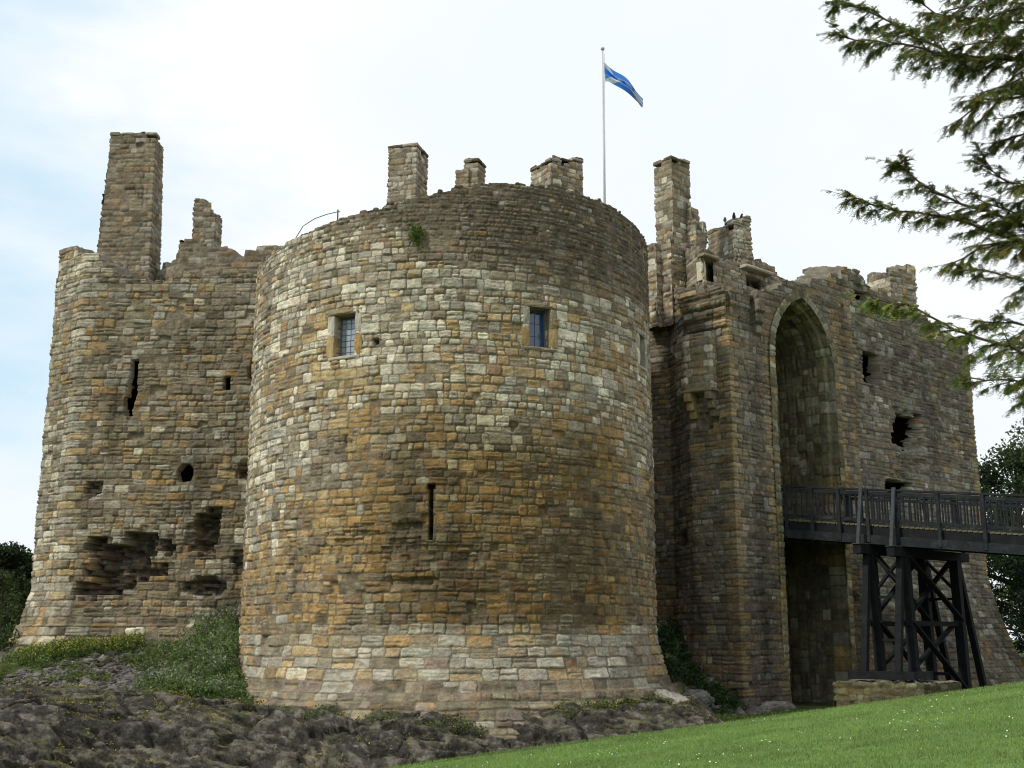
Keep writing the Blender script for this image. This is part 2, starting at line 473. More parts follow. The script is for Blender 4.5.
def weights(shape, w):
    return np.broadcast_to(np.array(w, float), shape + (8,)).copy()
def blend(Wa, Wb, t):
    return Wa * (1 - t[..., None]) + Wb * t[..., None]
def rect_cav(uc, zc, w, h, depth, e=0.015):
    return lambda u, z: depth * np.clip(np.minimum(w / 2 - np.abs(u - uc), h / 2 - np.abs(z - zc)) / e + 0.5, 0, 1)
def blob_cav(uc, zc, w, h, depth, seed, rot=0.0, n=0.45, sharp=0.3):
    c_, s_ = math.cos(rot), math.sin(rot)
    def fcn(u, z):
        # the rim breaks stone by stone, so the shape is worked out on staggered stone-sized cells
        zw = z + .04 * vn(u * 1.1, z * 1.3, seed=seed + 5); row = np.floor(zw / .19)
        sh = .23 * _h(row, row * 0, row * 0, seed + 6); col_ = np.floor((u + sh + .02 * vn(u * 6, z * 6, seed=seed + 7)) / .26)
        un = (col_ + .5) * .26 - sh; zn = (row + .5) * .19
        if min(w, h) < .8: un, zn = .5 * (un + u), .5 * (zn + z)
        a = (un - uc) * c_ + (zn - zc) * s_; b = -(un - uc) * s_ + (zn - zc) * c_
        r = np.sqrt((a / (w / 2)) ** 2 + (b / (h / 2)) ** 2)
        r = r + n * vn(un * 1.7, zn * 2.1, seed=seed) + .35 * n * (_h(col_, row, row * 0, seed + 8) - .5)
        dep = depth * (1 - ss(1 - 1.6 * sharp, 1.02, r))
        return dep * (.82 + .36 * _h(col_, row, row * 0, seed + 9)) * (dep > .02)
    return fcn

# ================================================================== CASTLE
castle = empty('castle', (0, 36, -1.9))
tag(castle, 'ruined medieval stone castle with a great round tower, square corner tower and arched gatehouse', 'castle')

# ---------------- great round tower
TC = np.array((-1.8, 35.0)); TR = 6.0
A0, A1 = math.radians(-108), math.radians(104)         # angle measured from the side facing the lawn, + to the right
nA = int((A1 - A0) * TR / 0.022)
ang = np.linspace(A0, A1, nA)
t_nrm = np.stack([np.sin(ang), -np.cos(ang)], 1)
t_base = TC + TR * t_nrm
t_U = (ang - A0) * TR
def tu(deg): return (math.radians(deg) - A0) * TR

tower_prof_deg = [-118, -64, -50, -36, -15, -4, 5, 13, 30, 50, 70, 90, 112]
tower_prof_z = [10.8, 10.8, 10.83, 10.97, 11.25, 11.48, 11.75, 11.88, 12.02, 12.0, 11.86, 11.7, 11.6]
def tower_top(u): return np.interp(np.degrees(u / TR + A0), tower_prof_deg, tower_prof_z) - 0.08
def tower_zone(u, z):
    s = np.broadcast(u, z).shape
    d = np.degrees(u / TR + A0)
    band = weights(s, (.12, .7, .05, 2.8, 2.4, .05, 1.4, .05))          # dark upper rubble
    mid = weights(s, (3.4, 2.4, 1.5, 1.6, .5, .12, .3, 1.5))        # pale mixed
    low = weights(s, (.04, .45, 2.6, 2.8, 1.5, .3, .5, .8))         # iron stained
    plinth = weights(s, (.4, 3.6, .45, 1.9, .1, .03, .6, 1.0))
    foot = weights(s, (.0, .6, .08, 3.4, 1.8, 0, 1.0, 0))
    n = 0.7 * vn(u * 0.35, z * 0.5, seed=5)
    left = ss(-20, -62, d)                                        # the left flank stays pale further down
    W = blend(mid, band, ss(9.5, 10.3, z + n + 1.3 * ss(-15, 25, d) - .7))
    lowt = ss(6.1, 4.6, z + 1.3 * n + 2.6 * left + 1.0 * ss(45, 75, d))
    W = blend(W, low, lowt)
    W = blend(W, plinth, ss(0.55, 0.05, z + 0.4 * n))
    W = blend(W, foot, ss(-.95, -1.05, z))
    return W
def tower_stain(u, z):
    d = np.degrees(u / TR + A0)
    n = fbm(u * 0.5, z * 0.35, seed=77, octv=4)
    m = ss(-28, -5, d + 14 * n) * ss(62, 40, d + 8 * n) * ss(6.4, 4.6, z + 1.2 * n) * ss(0.0, 0.5, z + 0.15 * n)
    streak = ss(0.05, 0.6, fbm(u * 1.6, z * 0.16, seed=78, octv=3)) * ss(10.5, 8.5, z) * ss(0, 1, z)
    tband = ss(9.4, 10.6, z + 0.8 * n + 1.1 * ss(-15, 25, d) - .6)
    k = 1.02 - 0.42 * m - 0.18 * streak - 0.36 * tband
    return np.stack([k, k * (1 - 0.06 * m), k * (1 - 0.22 * m)], -1)
def tower_batter(u, z):
    b = 0.055 * np.clip(0.25 - z, 0, 9) + 0.30 * np.clip(0.25 - z, 0, 2.4) ** 1.5 * 0.55
    d = np.degrees(u / TR + A0); b = b * (.12 + .88 * ss(-75, -25, d))
    # ledged foot courses
    b = b + 0.10 * ss(-1.2, -1.24, z) + 0.08 * ss(-1.5, -1.54, z) + 0.1 * ss(-1.78, -1.82, z)
    return b
tower_cav = [rect_cav(tu(-25.5), 7.76, 0.66, 1.14, 0.5), rect_cav(tu(25.0), 7.96, 0.62, 1.08, 0.5),
             rect_cav(tu(68.0), 8.1, 0.6, 0.95, 0.4),
             rect_cav(tu(-2.0), 3.08, 0.085, 1.35, 0.6), rect_cav(tu(-2.0), 3.72, 0.2, 0.12, 0.5),
             rect_cav(tu(-16.5), 7.5, 0.16, 0.16, 0.4),
             blob_cav(tu(-8.1), 2.75, 1.0, 0.5, 0.16, 3), blob_cav(tu(-19.4), 2.2, 2.2, 1.1, 0.09, 4),
             blob_cav(tu(-1), 2.0, 2.4, 0.9, 0.10, 14), blob_cav(tu(-37), 1.7, 0.9, 1.6, 0.09, 24),
             blob_cav(tu(-24), 4.9, 0.7, 0.5, 0.12, 34), blob_cav(tu(18), 5.3, 0.5, 0.35, 0.1, 44),
             blob_cav(tu(-7), 1.35, 1.2, 0.4, 0.14, 54)]
V = np.arange(-3.0, 12.6, 0.022)
round_tower = masonry('round_tower', t_base, t_nrm, t_U, V, parent=castle, seed=11,
    hf=lambda z: (0.10, 0.17) if z > 10.0 else ((0.17, 0.30) if z > 0.1 else ((0.24, 0.31) if z > -1.25 else (0.15, 0.24))),
    wf=lambda z: (0.9, 2.3) if z > 10.0 else ((0.75, 2.3) if z > 0.1 else (1.3, 3.2)),
    zone=tower_zone, batter=tower_batter, topf=tower_top, thick=1.6, cav=tower_cav, stain_shade=tower_stain, down=1.2, ragged=0.08, smooth_top=.5)
tag(round_tower, 'great round drum tower of patched cream and ochre stone')

def tower_point(deg, z, off=0.0):
    a = math.radians(deg); r = TR + off
    return Vector((TC[0] + r * math.sin(a), TC[1] - r * math.cos(a), z))
def stone_block(bm, cl, center, ax, n, w, h, d, rng, colr):
    """a slightly irregular dressed block"""
    ax = Vector(ax); n = Vector(n); up = Vector((0, 0, 1)); st = len(bm.verts)
    gx, gz = 4, 3
    def P(i, j, k):
        q = Vector(center) + ax * ((i / gx - .5) * w) + up * ((j / gz - .5) * h) + n * ((k - .5) * d)
        e = (i in (0, gx)) + (j in (0, gz))
        if k: q -= n * (0.02 if e == 1 else 0.035 if e == 2 else 0.0)
        return q + Vector([rng.uniform(-1, 1) for _ in range(3)]) * 0.009
    g = {}
    for k in (0, 1):
        for i in range(gx + 1):
            for j in range(gz + 1):
                g[i, j, k] = bm.verts.new(P(i, j, k))
    fs = []
    for i in range(gx):
        for j in range(gz):
            fs.append(bm.faces.new((g[i, j, 1], g[i + 1, j, 1], g[i + 1, j + 1, 1], g[i, j + 1, 1])))
            fs.append(bm.faces.new((g[i, j, 0], g[i, j + 1, 0], g[i + 1, j + 1, 0], g[i + 1, j, 0])))
    for i in range(gx):
        for j, s in ((0, 1), (gz, -1)):
            v = [g[i, j, 0], g[i + 1, j, 0], g[i + 1, j, 1], g[i, j, 1]]; fs.append(bm.faces.new(v[::s]))
    for j in range(gz):
        for i, s in ((0, -1), (gx, 1)):
            v = [g[i, j, 0], g[i, j + 1, 0], g[i, j + 1, 1], g[i, j, 1]]; fs.append(bm.faces.new(v[::s]))
    for f_ in fs:
        f_.smooth = False
        for lp in f_.loops: lp[cl] = (*colr, 1)
def blocks_mesh(name, specs, parent, seed=0, label=None):
    bm = bmesh.new(); cl = bm.loops.layers.float_color.new('Col'); rng = random.Random(seed)
    for s in specs: stone_block(bm, cl, *s[:6], rng, s[6])
    me = bpy.data.meshes.new(name); bm.to_mesh(me); bm.free(); me.materials.append(STONE)
    o = link(name, me, parent)
    if label: o['label'] = label
    return o
def pal(i, k=1.0): return tuple(float(x) * k for x in PAL[i])

def tower_window(deg, z, w, h, glass, grid, cols, seed, label):
    a = math.radians(deg); n = Vector((math.sin(a), -math.cos(a), 0)); ax = Vector((math.cos(a), math.sin(a), 0))
    c = tower_point(deg, z)
    sp = []
    sp.append((c + Vector((0, 0, h / 2 + .09)) - n * 0.155, ax, n, w + .40, .15, .34, cols[0]))
    sp.append((c - Vector((0, 0, h / 2 + .06)) - n * 0.145, ax, n, w + .34, .10, .34, cols[1]))
    for s, (c1, c2) in ((-1, cols[2]), (1, cols[3])):
        sp.append((c + ax * s * (w / 2 + .10) + Vector((0, 0, h * .25)) - n * 0.155, ax, n, .20, h * .49, .34, c1))
        sp.append((c + ax * s * (w / 2 + .11) - Vector((0, 0, h * .25)) - n * 0.155, ax, n, .22, h * .49, .34, c2))
    blocks_mesh('window_surround', sp, round_tower, seed)
    q = c - n * 0.34
    bm = bmesh.new(); bar(bm, q - ax * (w / 2 + .02), q + ax * (w / 2 + .02), 0.012, h + .04)
    o = mesh_bm('window_pane', bm, glass, round_tower); o['label'] = label
    bm = bmesh.new(); q = c - n * 0.325
    for s in (-1, 1):
        bar(bm, q + ax * s * (w / 2 - .02) - Vector((0, 0, h / 2)), q + ax * s * (w / 2 - .02) + Vector((0, 0, h / 2)), .05, .04)
        bar(bm, q - ax * w / 2 + Vector((0, 0, s * (h / 2 - .02))), q + ax * w / 2 + Vector((0, 0, s * (h / 2 - .02))), .04, .05)
    nx, nz = grid
    for i in range(1, nx):
        x = (i / nx - .5) * w; bar(bm, q + ax * x - Vector((0, 0, h / 2)), q + ax * x + Vector((0, 0, h / 2)), .008, .008)
    for j in range(1, nz):
        zz = (j / nz - .5) * h; bar(bm, q - ax * w / 2 + Vector((0, 0, zz)), q + ax * w / 2 + Vector((0, 0, zz)), .008, .010)
    mesh_bm('window_frame', bm, LEAD, round_tower)
tower_window(-25.5, 7.76, 0.64, 1.10, GLASS_PALE, (4, 7), (pal(3, 1.1), pal(1), (pal(1, 1.2), pal(7)), (pal(1), pal(2))), 1, 'pale leaded window pane reflecting the sky')
tower_window(25.0, 7.96, 0.60, 1.04, GLASS_DARK, (2, 3), (pal(3), pal(3), (pal(1, .8), pal(2)), (pal(3), pal(7, .8))), 2, 'dark blue window pane in the round tower')
tower_window(68.0, 8.1, 0.56, 0.9, GLASS_DARK, (2, 3), (pal(1), pal(1), (pal(1), pal(0)), (pal(1), pal(1))), 3, 'small dark window at the right edge of the round tower')

# ---------------- square corner tower on the left
LW = [(-16.6, 46.0), (-15.5, 38.6), (-15.0, 37.0), (-13.75, 36.05), (-5.6, 35.9)]
B, NN, U, cor = poly_path(LW, 0.024)
LU0 = cor[3]                                              # u where the front face starts (X=-13.35)
def lx(X): return LU0 + (X + 13.75)
def left_zone(u, z):
    s = np.broadcast(u, z).shape
    main = weights(s, (.12, 1.9, .9, 3.1, 1.3, .1, .3, .5))
    top = weights(s, (.1, 2.0, .25, 3.0, 1.2, .05, .3, .1))
    low = weights(s, (.3, 1.2, 1.5, 2.8, 1.6, .3, .3, .9))
    corner = weights(s, (1.6, 3.2, .4, 1.6, .3, 0, .6, .3))
    n = 0.8 * vn(u * .4, z * .5, seed=15)
    W = blend(main, top, ss(9.6, 10.8, z + n)); W = blend(W, low, ss(3.5, 2.2, z + n))
    W = blend(W, corner, ss(LU0 + .35, LU0 - .1, u) * ss(0.2, 1.4, z))
    return W
def left_stain(u, z):
    n = fbm(u * .5, z * .4, seed=97, octv=4)
    streak = ss(0.05, 0.6, fbm(u * 1.5, z * 0.15, seed=98, octv=3))
    k = 0.92 - 0.25 * streak - 0.2 * ss(0, .5, n)
    return np.stack([k, k, k * .97], -1)
def left_batter(u, z):
    b = 0.20 * np.clip(1.5 - z, 0, 9) * ss(LU0 + 1.5, LU0 - .6, u) + 0.05 * np.clip(0.5 - z, 0, 4)
    st = sum(0.09 * ss(q, q - .03, z) for q in (0.45, 0.05, -0.22, -0.5, -0.78))
    return b + st
left_void = [rect_cav(lx(-11.92), 8.1, 0.24, 1.1, .2), blob_cav(lx(-11.95), 7.5, .36, 1.5, .2, 9, n=.25, sharp=.12),
             rect_cav(lx(-8.96), 7.88, .22, .42, .2), blob_cav(lx(-10.11), 4.94, .42, .7, .2, 8, n=.35, sharp=.15)]
left_cav = [blob_cav(lx(-12.95), 4.5, .6, .5, .25, 10), blob_cav(lx(-11.9), 2.35, 2.9, 1.9, .9, 12, rot=.45, n=.36, sharp=.16),
            blob_cav(lx(-9.3), 3.25, 1.2, 1.3, .7, 13, rot=-.2, n=.4, sharp=.16), blob_cav(lx(-9.4), 1.6, 1.5, .7, .35, 17, n=.4),
            blob_cav(lx(-7.9), 2.2, 1.2, 1.3, .3, 18, n=.5), blob_cav(lx(-8.2), 5.2, .7, .7, .3, 21, n=.4), blob_cav(lx(-8.1), 8.5, .4, 1.0, .25, 22, n=.4)]
def left_top(u):
    X = u - LU0 - 13.75
    return np.interp(X, [-25, -14.6, -13.8, -13.2, -12.9, -12.4, -11.5, -11.0, -10.4, -9.4, -8.0, -5], [12.6, 12.45, 12.3, 12.1, 11.7, 11.35, 11.15, 11.3, 11.5, 11.42, 11.45, 11.4])
V = np.arange(-2.6, 13.4, 0.024)
corner_tower = masonry('corner_tower', B, NN, U, V, parent=castle, seed=21, hf=lambda z: (0.17, 0.30) if z > 0.4 else (0.24, 0.34), wf=lambda z: (0.8, 2.4) if z > .4 else (1.5, 3.2),
    zone=left_zone, rough=1.1, mdepth=.04, batter=left_batter, topf=left_top, thick=1.2, cav=left_cav, voids=left_void, quoins=((cor[3], .9),), quoin_pal=(0, 1, 1, 7, 3, 1), stain_shade=left_stain, down=.8, smooth_top=.45)
tag(corner_tower, 'eroded square corner tower with hollowed cavities in its foot')

# higher back parapet of the corner tower
def simple_zone(w):
    def z_(u, z): return weights(np.broadcast(u, z).shape, w)
    return z_
GREYZ = simple_zone((.04, .9, .05, 3.0, 2.0, .03, 1.0, .05))
MIDZ = simple_zone((.3, 2.6, .15, 2.8, .7, .02, .8, .2))
B, NN, U, cor = poly_path([(-14.0, 40.6), (-11.4, 38.6), (-6.6, 38.4)], .04)
def bp_top(u):
    X = u - cor[1] - 11.4
    base = np.interp(X, [-14, -11.9, -11.5, -10.4, -9.9, -9.3, -8.9, -8.8, -7.9, -7.8, -6.6], [12.5, 12.9, 13.25, 13.3, 13.1, 13.0, 13.0, 13.35, 13.35, 13.05, 13.1])
    return base
masonry('parapet', B, NN, U, np.arange(9.5, 14.2, .04), parent=castle, seed=23, hf=lambda z: (.15, .25), wf=lambda z: (.9, 2.6), zone=GREYZ, topf=bp_top, thick=.6, down=2.0, ragged=.15)

# ---------------- chimneys: closed four-sided stacks
def chimney(c, w, d, rot, z0, z1, seed, zone=GREYZ, taper=0.0, cap=True, label=None, topnoise=0.12, slope=0.0, lean=None, stones=(0.14, 0.24), top_extra=None):
    ca, sa = math.cos(rot), math.sin(rot)
    pts = [(-w / 2, -d / 2), (w / 2, -d / 2), (w / 2, d / 2), (-w / 2, d / 2)]
    P = [(c[0] + x * ca - y * sa, c[1] + x * sa + y * ca) for x, y in pts]
    B_, N_, U_, cr_ = poly_path(P, .036, closed=True)
    def tf(u):
        x = np.interp(u, [0, w, w + d, 2 * w + d, 2 * w + 2 * d], [-.5, .5, .5, -.5, -.5])
        r = z1 + slope * x
        return r if top_extra is None else r + top_extra(x)
    q = [(x, .62) for x in cr_[1:4]]
    o = masonry('chimney', B_, N_, U_, np.arange(z0, z1 + abs(slope) + .5, .036), parent=castle, seed=seed, hf=lambda z: stones, wf=lambda z: (.9, 2.6),
        zone=zone, topf=tf, thick=min(w, d) * .48, quoins=q, quoin_pal=(1, 3, 3, 1, 3, 4), down=.1, ragged=topnoise, batter=(lambda u, z: taper * np.clip(z1 - z, 0, 9)), rough=.9)
    if label: o['label'] = label
    if cap:
        rng = random.Random(seed); sp = []
        n1_ = max(2, int(w / .4)); n2_ = max(2, int(d / .4))
        for (n_, L_, s0, axd, nd, dist) in ((n1_, w, 0, (ca, sa, 0), (sa, -ca, 0), d / 2), (n2_, d, 0, (-sa, ca, 0), (ca, sa, 0), w / 2), (n1_, w, 0, (-ca, -sa, 0), (-sa, ca, 0), d / 2), (n2_, d, 0, (sa, -ca, 0), (-ca, -sa, 0), w / 2)):
            for k in range(n_):
                if rng.random() < .1: continue
                x = ((k + .5) / n_ - .5) * (L_ + .05)
                lx_ = x * (axd[0] * ca + axd[1] * sa) + dist * (nd[0] * ca + nd[1] * sa)
                zz = z1 + slope * lx_ / w + (0 if top_extra is None else float(top_extra(np.array(lx_ / w)))) + .03
                ctr = Vector((c[0], c[1], zz)) + Vector(axd) * x + Vector(nd) * (dist - .14)
                sp.append((ctr, axd, nd, (L_ + .05) / n_ * .98, rng.uniform(.07, .11), .36, pal(rng.choice((3, 4, 1)), .9)))
        blocks_mesh('chimney_cap', sp, o, seed)
    return o
chimney((-13.5, 39.4), 1.62, .9, math.radians(-1), 10.5, 17.6, 31, taper=.03, label='tall slim chimney on the corner tower', zone=simple_zone((0, .6, .02, 2.6, 3.0, 0, 1.4, 0)))
chimney((-10.9, 39.8), .82, .8, math.radians(-4), 12.0, 15.25, 32, cap=False, slope=-.1, label='short broken chimney stub beside the tall chimney', top_extra=lambda x: -.45 * (np.asarray(x) > .2) + -0.0, topnoise=.2)
chimney((-11.1, 39.5), 1.2, .6, math.radians(-4), 12.0, 13.7, 38, cap=False, topnoise=.2)
chimney((-3.65, 38.6), 1.05, 1.1, math.radians(-16), 9.5, 16.75, 33, zone=MIDZ, label='upright square chimney above the left of the round tower', slope=0)
chimney((-1.3, 38.6), .52, .7, math.radians(-20), 9.5, 16.3, 34, zone=MIDZ, label='small chimney stub peeping over the round tower rim')
chimney((-1.62, 38.6), .5, .7, math.radians(-20), 9.5, 15.95, 39, zone=MIDZ, cap=False)
chimney((1.62, 39.8), 1.45, 1.2, math.radians(35), 9.5, 16.75, 35, zone=simple_zone((.7, 3, .35, 2.4, .4, .05, .6, .4)), slope=.35, label='wide low chimney with a sloping head behind the tower rim', cap=True)

# ---------------- gatehouse
fa = math.radians(42)
GF = Vector((math.cos(fa), math.sin(fa), 0)); GN = Vector((math.sin(fa), -math.cos(fa), 0))
GC = Vector((6.6, 34.6, 0))
def gp(t, z, out=0.0): return GC + GF * t + GN * out + Vector((0, 0, z))
p_ = [(1.5, 39.2), (5.15, 37.5), (5.5, 35.8), (6.6, 34.6)]
for t, o_ in ((6.95, 0), (7.0, -0.32), (16.0, -0.32)):
    g = gp(t, 0, o_); p_.append((g.x, g.y))
g = gp(16.0, 0, -8); p_.append((g.x, g.y))
B, NN, U, gcor = poly_path(p_, .026)
GU = gcor[3]                                              # u of the quoined corner; t = u - GU
def gate_zone(u, z):
    t = u - GU; s = np.broadcast(u, z).shape
    grey = weights(s, (.06, 1.3, .05, 3.0, 1.7, .02, 2.6, .05))
    recess = weights(s, (.1, 1.1, .9, 2.6, 1.5, .3, 1.0, .4))
    bright = weights(s, (.6, 3.0, .2, 2.6, .5, .02, 1.2, .3))
    ochre = weights(s, (.1, .7, 1.6, 2.6, 1.8, .3, .8, .9))
    n = .8 * vn(u * .4, z * .5, seed=25)
    W = blend(grey, recess, ss(0, -.2, t))
    W = blend(W, bright, ss(6.5, 9, t + n) * ss(9.0, 6.0, z + n) * .8)
    W = blend(W, bright, ss(10.8, 11.6, z + n))
    W = blend(W, ochre, ss(3.0, .5, z + n) * ss(.4, 0, t))
    W = blend(W, ochre, ss(1.2, -.2, z + n) * ss(7, 9, t) * .6)
    return W
def gate_stain_shade(u, z):
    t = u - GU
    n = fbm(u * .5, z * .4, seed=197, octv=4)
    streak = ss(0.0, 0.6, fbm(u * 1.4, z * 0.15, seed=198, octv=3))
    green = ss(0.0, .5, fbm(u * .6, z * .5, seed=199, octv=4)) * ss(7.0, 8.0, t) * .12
    k = 0.80 - 0.20 * streak - 0.15 * ss(0, .5, n) - .26 * ss(4.0, 0.2, z + 1.6 * n)  # streaks and blotches, plus shade painted in overall and towards the foot
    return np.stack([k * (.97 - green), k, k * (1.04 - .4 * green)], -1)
def gate_batter(u, z):
    t = u - GU
    b = ss(7.0, 9.5, t) * (0.10 * np.clip(2.4 - z, 0, 6) + .06 * np.clip(2.4 - z, 0, 6) ** 1.6)
    b = b + ss(-1.0, -2.5, t) * .12 * np.clip(1.8 - z, 0, 9)
    b = b + .05 * np.clip(.0 - z, 0, 5) * (t < 7)
    # stepped roll corbels of the lost machicolation, wrapping the recess corner
    m = ss(-1.62, -1.5, t) * ss(-.05, -.12, t)
    for z0_, o_ in ((9.35, .10), (9.68, .13), (10.0, .14), (10.3, .10)):
        q = np.clip((z - z0_) / .3, 0, 1)
        b = b + m * o_ * np.sqrt(1 - (1 - np.clip(q * 1.6, 0, 1)) ** 2)
    m2 = ss(0.03, .1, t) * ss(1.15, 1.1, t)
    b = b + m2 * (.07 * ss(9.7, 9.74, z) + .08 * ss(10.02, 10.06, z))
    for tc_ in (1.45,):
        m3 = ss(tc_ - .22, tc_ - .18, t) * ss(tc_ + .22, tc_ + .18, t)
        b = b + m3 * (.14 * ss(9.3, 9.36, z) + .14 * ss(9.62, 9.68, z) + .12 * ss(9.95, 10.0, z))
    return b
def gate_top(u):
    t = u - GU
    return np.interp(t, [-9, -4.0, -1.5, -.6, 0, 1.7, 2.6, 3.4, 4.5, 5.8, 6.5, 7.1, 7.9, 8.8, 9.3, 11.6, 13.5, 16.0, 24],
                     [11.9, 11.7, 10.75, 10.6, 10.55, 10.7, 11.15, 11.45, 11.7, 12.1, 12.3, 12.75, 12.95, 12.75, 12.4, 12.35, 11.95, 11.5, 11.4])
AT0, AT1, ZS, ZA = 2.32, 5.62, 8.75, 11.0                # gate arch: jambs, springing, apex
AC = 0.5 * (AT0 + AT1); AHW = 0.5 * (AT1 - AT0)
# two-centred arch: radius r with centres on the springing line
AH = ZA - ZS; AR = (AHW ** 2 + AH ** 2) / (2 * AHW)
def arch_half(z, grow=0.0):
    """half width of the opening at height z"""
    r = AR + grow
    return np.where(z < ZS, AHW + grow, np.sqrt(np.clip(r * r - np.clip(z - ZS, 0, r) ** 2, 0, None)) - (AR - AHW))
def gate_hole(u, z):
    t = u - GU
    h = arch_half(z, .10)
    return (np.abs(t - AC) < h) & (z < ZA + .2)
GS = GU + .70                                            # past the step of the pilaster
gate_void = [rect_cav(GS + 8.22, 9.42, 1.15, 1.1, .34),
             blob_cav(GS + 10.45, 7.35, 1.75, 1.9, .34, 42, rot=-.25, n=.35, sharp=.12), blob_cav(GS + 9.7, 5.2, 1.9, .95, .34, 43, n=.35, sharp=.12),
             rect_cav(GS + 7.9, 12.05, .9, .36, .34)]
gate_cav = [blob_cav(GS + 10.3, 6.5, 2.2, 2.0, .14, 48), blob_cav(GU - 2.6, 3.1, .8, .5, .4, 45), blob_cav(GU - .9, 6.6, .8, 1.0, .18, 46),
            blob_cav(GU + 6.1, 1.3, .8, .3, .2, 47), rect_cav(GU - 2.9, 10.9, .28, .14, .4)]
V = np.arange(-2.8, 13.6, 0.026)
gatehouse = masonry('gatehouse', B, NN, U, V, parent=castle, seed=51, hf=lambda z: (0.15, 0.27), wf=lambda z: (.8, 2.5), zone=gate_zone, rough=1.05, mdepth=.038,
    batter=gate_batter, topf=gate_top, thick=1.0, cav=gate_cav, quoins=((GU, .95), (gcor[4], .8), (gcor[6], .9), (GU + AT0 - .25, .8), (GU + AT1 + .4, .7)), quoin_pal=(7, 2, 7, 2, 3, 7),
    stain_shade=gate_stain_shade, hole=gate_hole, voids=gate_void, down=.2, smooth_top=.45)
tag(gatehouse, 'tall grey gatehouse wall with a deep pointed entrance arch')

# arch reveal: jambs and pointed vault in one sheet
def arch_profile(step):
    pts = []
    z = -3.0
    while z < ZS: pts.append((AT0, z)); z += step
    a0 = math.atan2(0, -1); 
    cx = AT0 + AR; aend = math.acos((cx - AC) / AR)       # left arc centre
    n_ = int(AR * aend / step)
    for i in range(n_ + 1):
        a = aend * i / n_; pts.append((cx - AR * math.cos(a), ZS + AR * math.sin(a)))
    left = pts[:]
    right = [(2 * AC - t, z) for t, z in left[::-1][1:]]
    return np.array(left + right)
AP = arch_profile(.036)
ds = np.hypot(*(AP[1:] - AP[:-1]).T); AU = np.concatenate([[0], np.cumsum(ds)])
tg = np.gradient(AP, axis=0); tg /= np.hypot(tg[:, 0], tg[:, 1])[:, None]
an = np.stack([-tg[:, 1], tg[:, 0]], 1)                   # outward from the opening (radially)
def arch_surf(UU, VV, disp):
    j = np.clip(np.searchsorted(AU, UU[:, 0]), 0, len(AU) - 1)
    P = AP[j][:, None, :]; Nn = an[j][:, None, :]
    rad = np.where(VV < 0, -VV, 0) - ss(.0, .12, VV) * 0 
    step = .10 * (ss(-.02, .0, VV)) * -1                  # small chamfer
    depth = np.where(VV > 0, VV, 0)
    out = np.where(VV < 0, .05 + disp, 0.05 * (1 - ss(0, .05, VV)))
    # inner order: opening steps in by 12 cm after 25 cm of depth
    inner = .12 * ss(.22, .25, VV)
    rr = rad - inner - np.where(VV >= 0, disp, 0)
    t = P[..., 0] + Nn[..., 0] * rr; z = P[..., 1] + Nn[..., 1] * rr
    X = GC.x + GF.x * t + GN.x * (out - depth); Y = GC.y + GF.y * t + GN.y * (out - depth)
    return np.dstack([X, Y, z])
def arch_zone(u, v):
    s = np.broadcast(u, v).shape
    ring = weights(s, (.05, 2.2, .08, 3.2, 1.2, 0, .9, .1)); jamb = weights(s, (.25, 1.4, .9, 2.2, .9, .05, .6, 1.5))
    inn = weights(s, (.05, 1.6, .05, 3.0, 1.8, 0, 1.6, .05))
    jm = 1 - ss(8.0, 10.0, u) + ss(AU[-1] - 10.0, AU[-1] - 8.0, u)
    W = blend(ring, jamb, np.clip(jm, 0, 1)); return blend(W, inn, ss(.5, .6, v))
def arch_hf(v): return (.3, .32) if v < -.05 else ((.5, .55) if v < .5 else (.24, .34))
# courses here run into the depth; the stones' beds follow the arch
masonry('arch_reveal', np.zeros((len(AU), 2)), np.zeros((len(AU), 2)), AU, np.concatenate([np.arange(-.32, .3, .03), np.arange(.3, 2.3, .04)]), parent=gatehouse, seed=61,
        hf=arch_hf, wf=lambda v: (.55, .85) if v < .6 else (.7, 1.6), zone=arch_zone, surf=arch_surf, warp=.5, rough=1.0, stain_shade=lambda u, v: np.ones(u.shape + (3,)) * (.80 - .22 * ss(-.2, .4, fbm(u * .5, v * 1.1, seed=172, octv=4)))[..., None] * np.array((.95, 1, .88)))  # mottled staining, with mild shade painted into the arch stones
# back wall of the entrance passage
bpts = [gp(AT0 - .3, 0, -2.15), gp(AT1 + .3, 0, -2.15)]
B, NN, U, cor = poly_path([(q.x, q.y) for q in bpts], .04)
masonry('passage_wall', B, NN, U, np.arange(-2.8, 11.2, .04), parent=gatehouse, seed=62, zone=GREYZ, rough=1.4, stain_shade=lambda u, z: np.ones(u.shape + (3,)) * (.80 - .25 * ss(-.2, .4, fbm(u * .7, z * .4, seed=171, octv=4)))[..., None] * np.array((.88, 1, .8)))  # greenish mottling, plus mild painted shade over the passage back
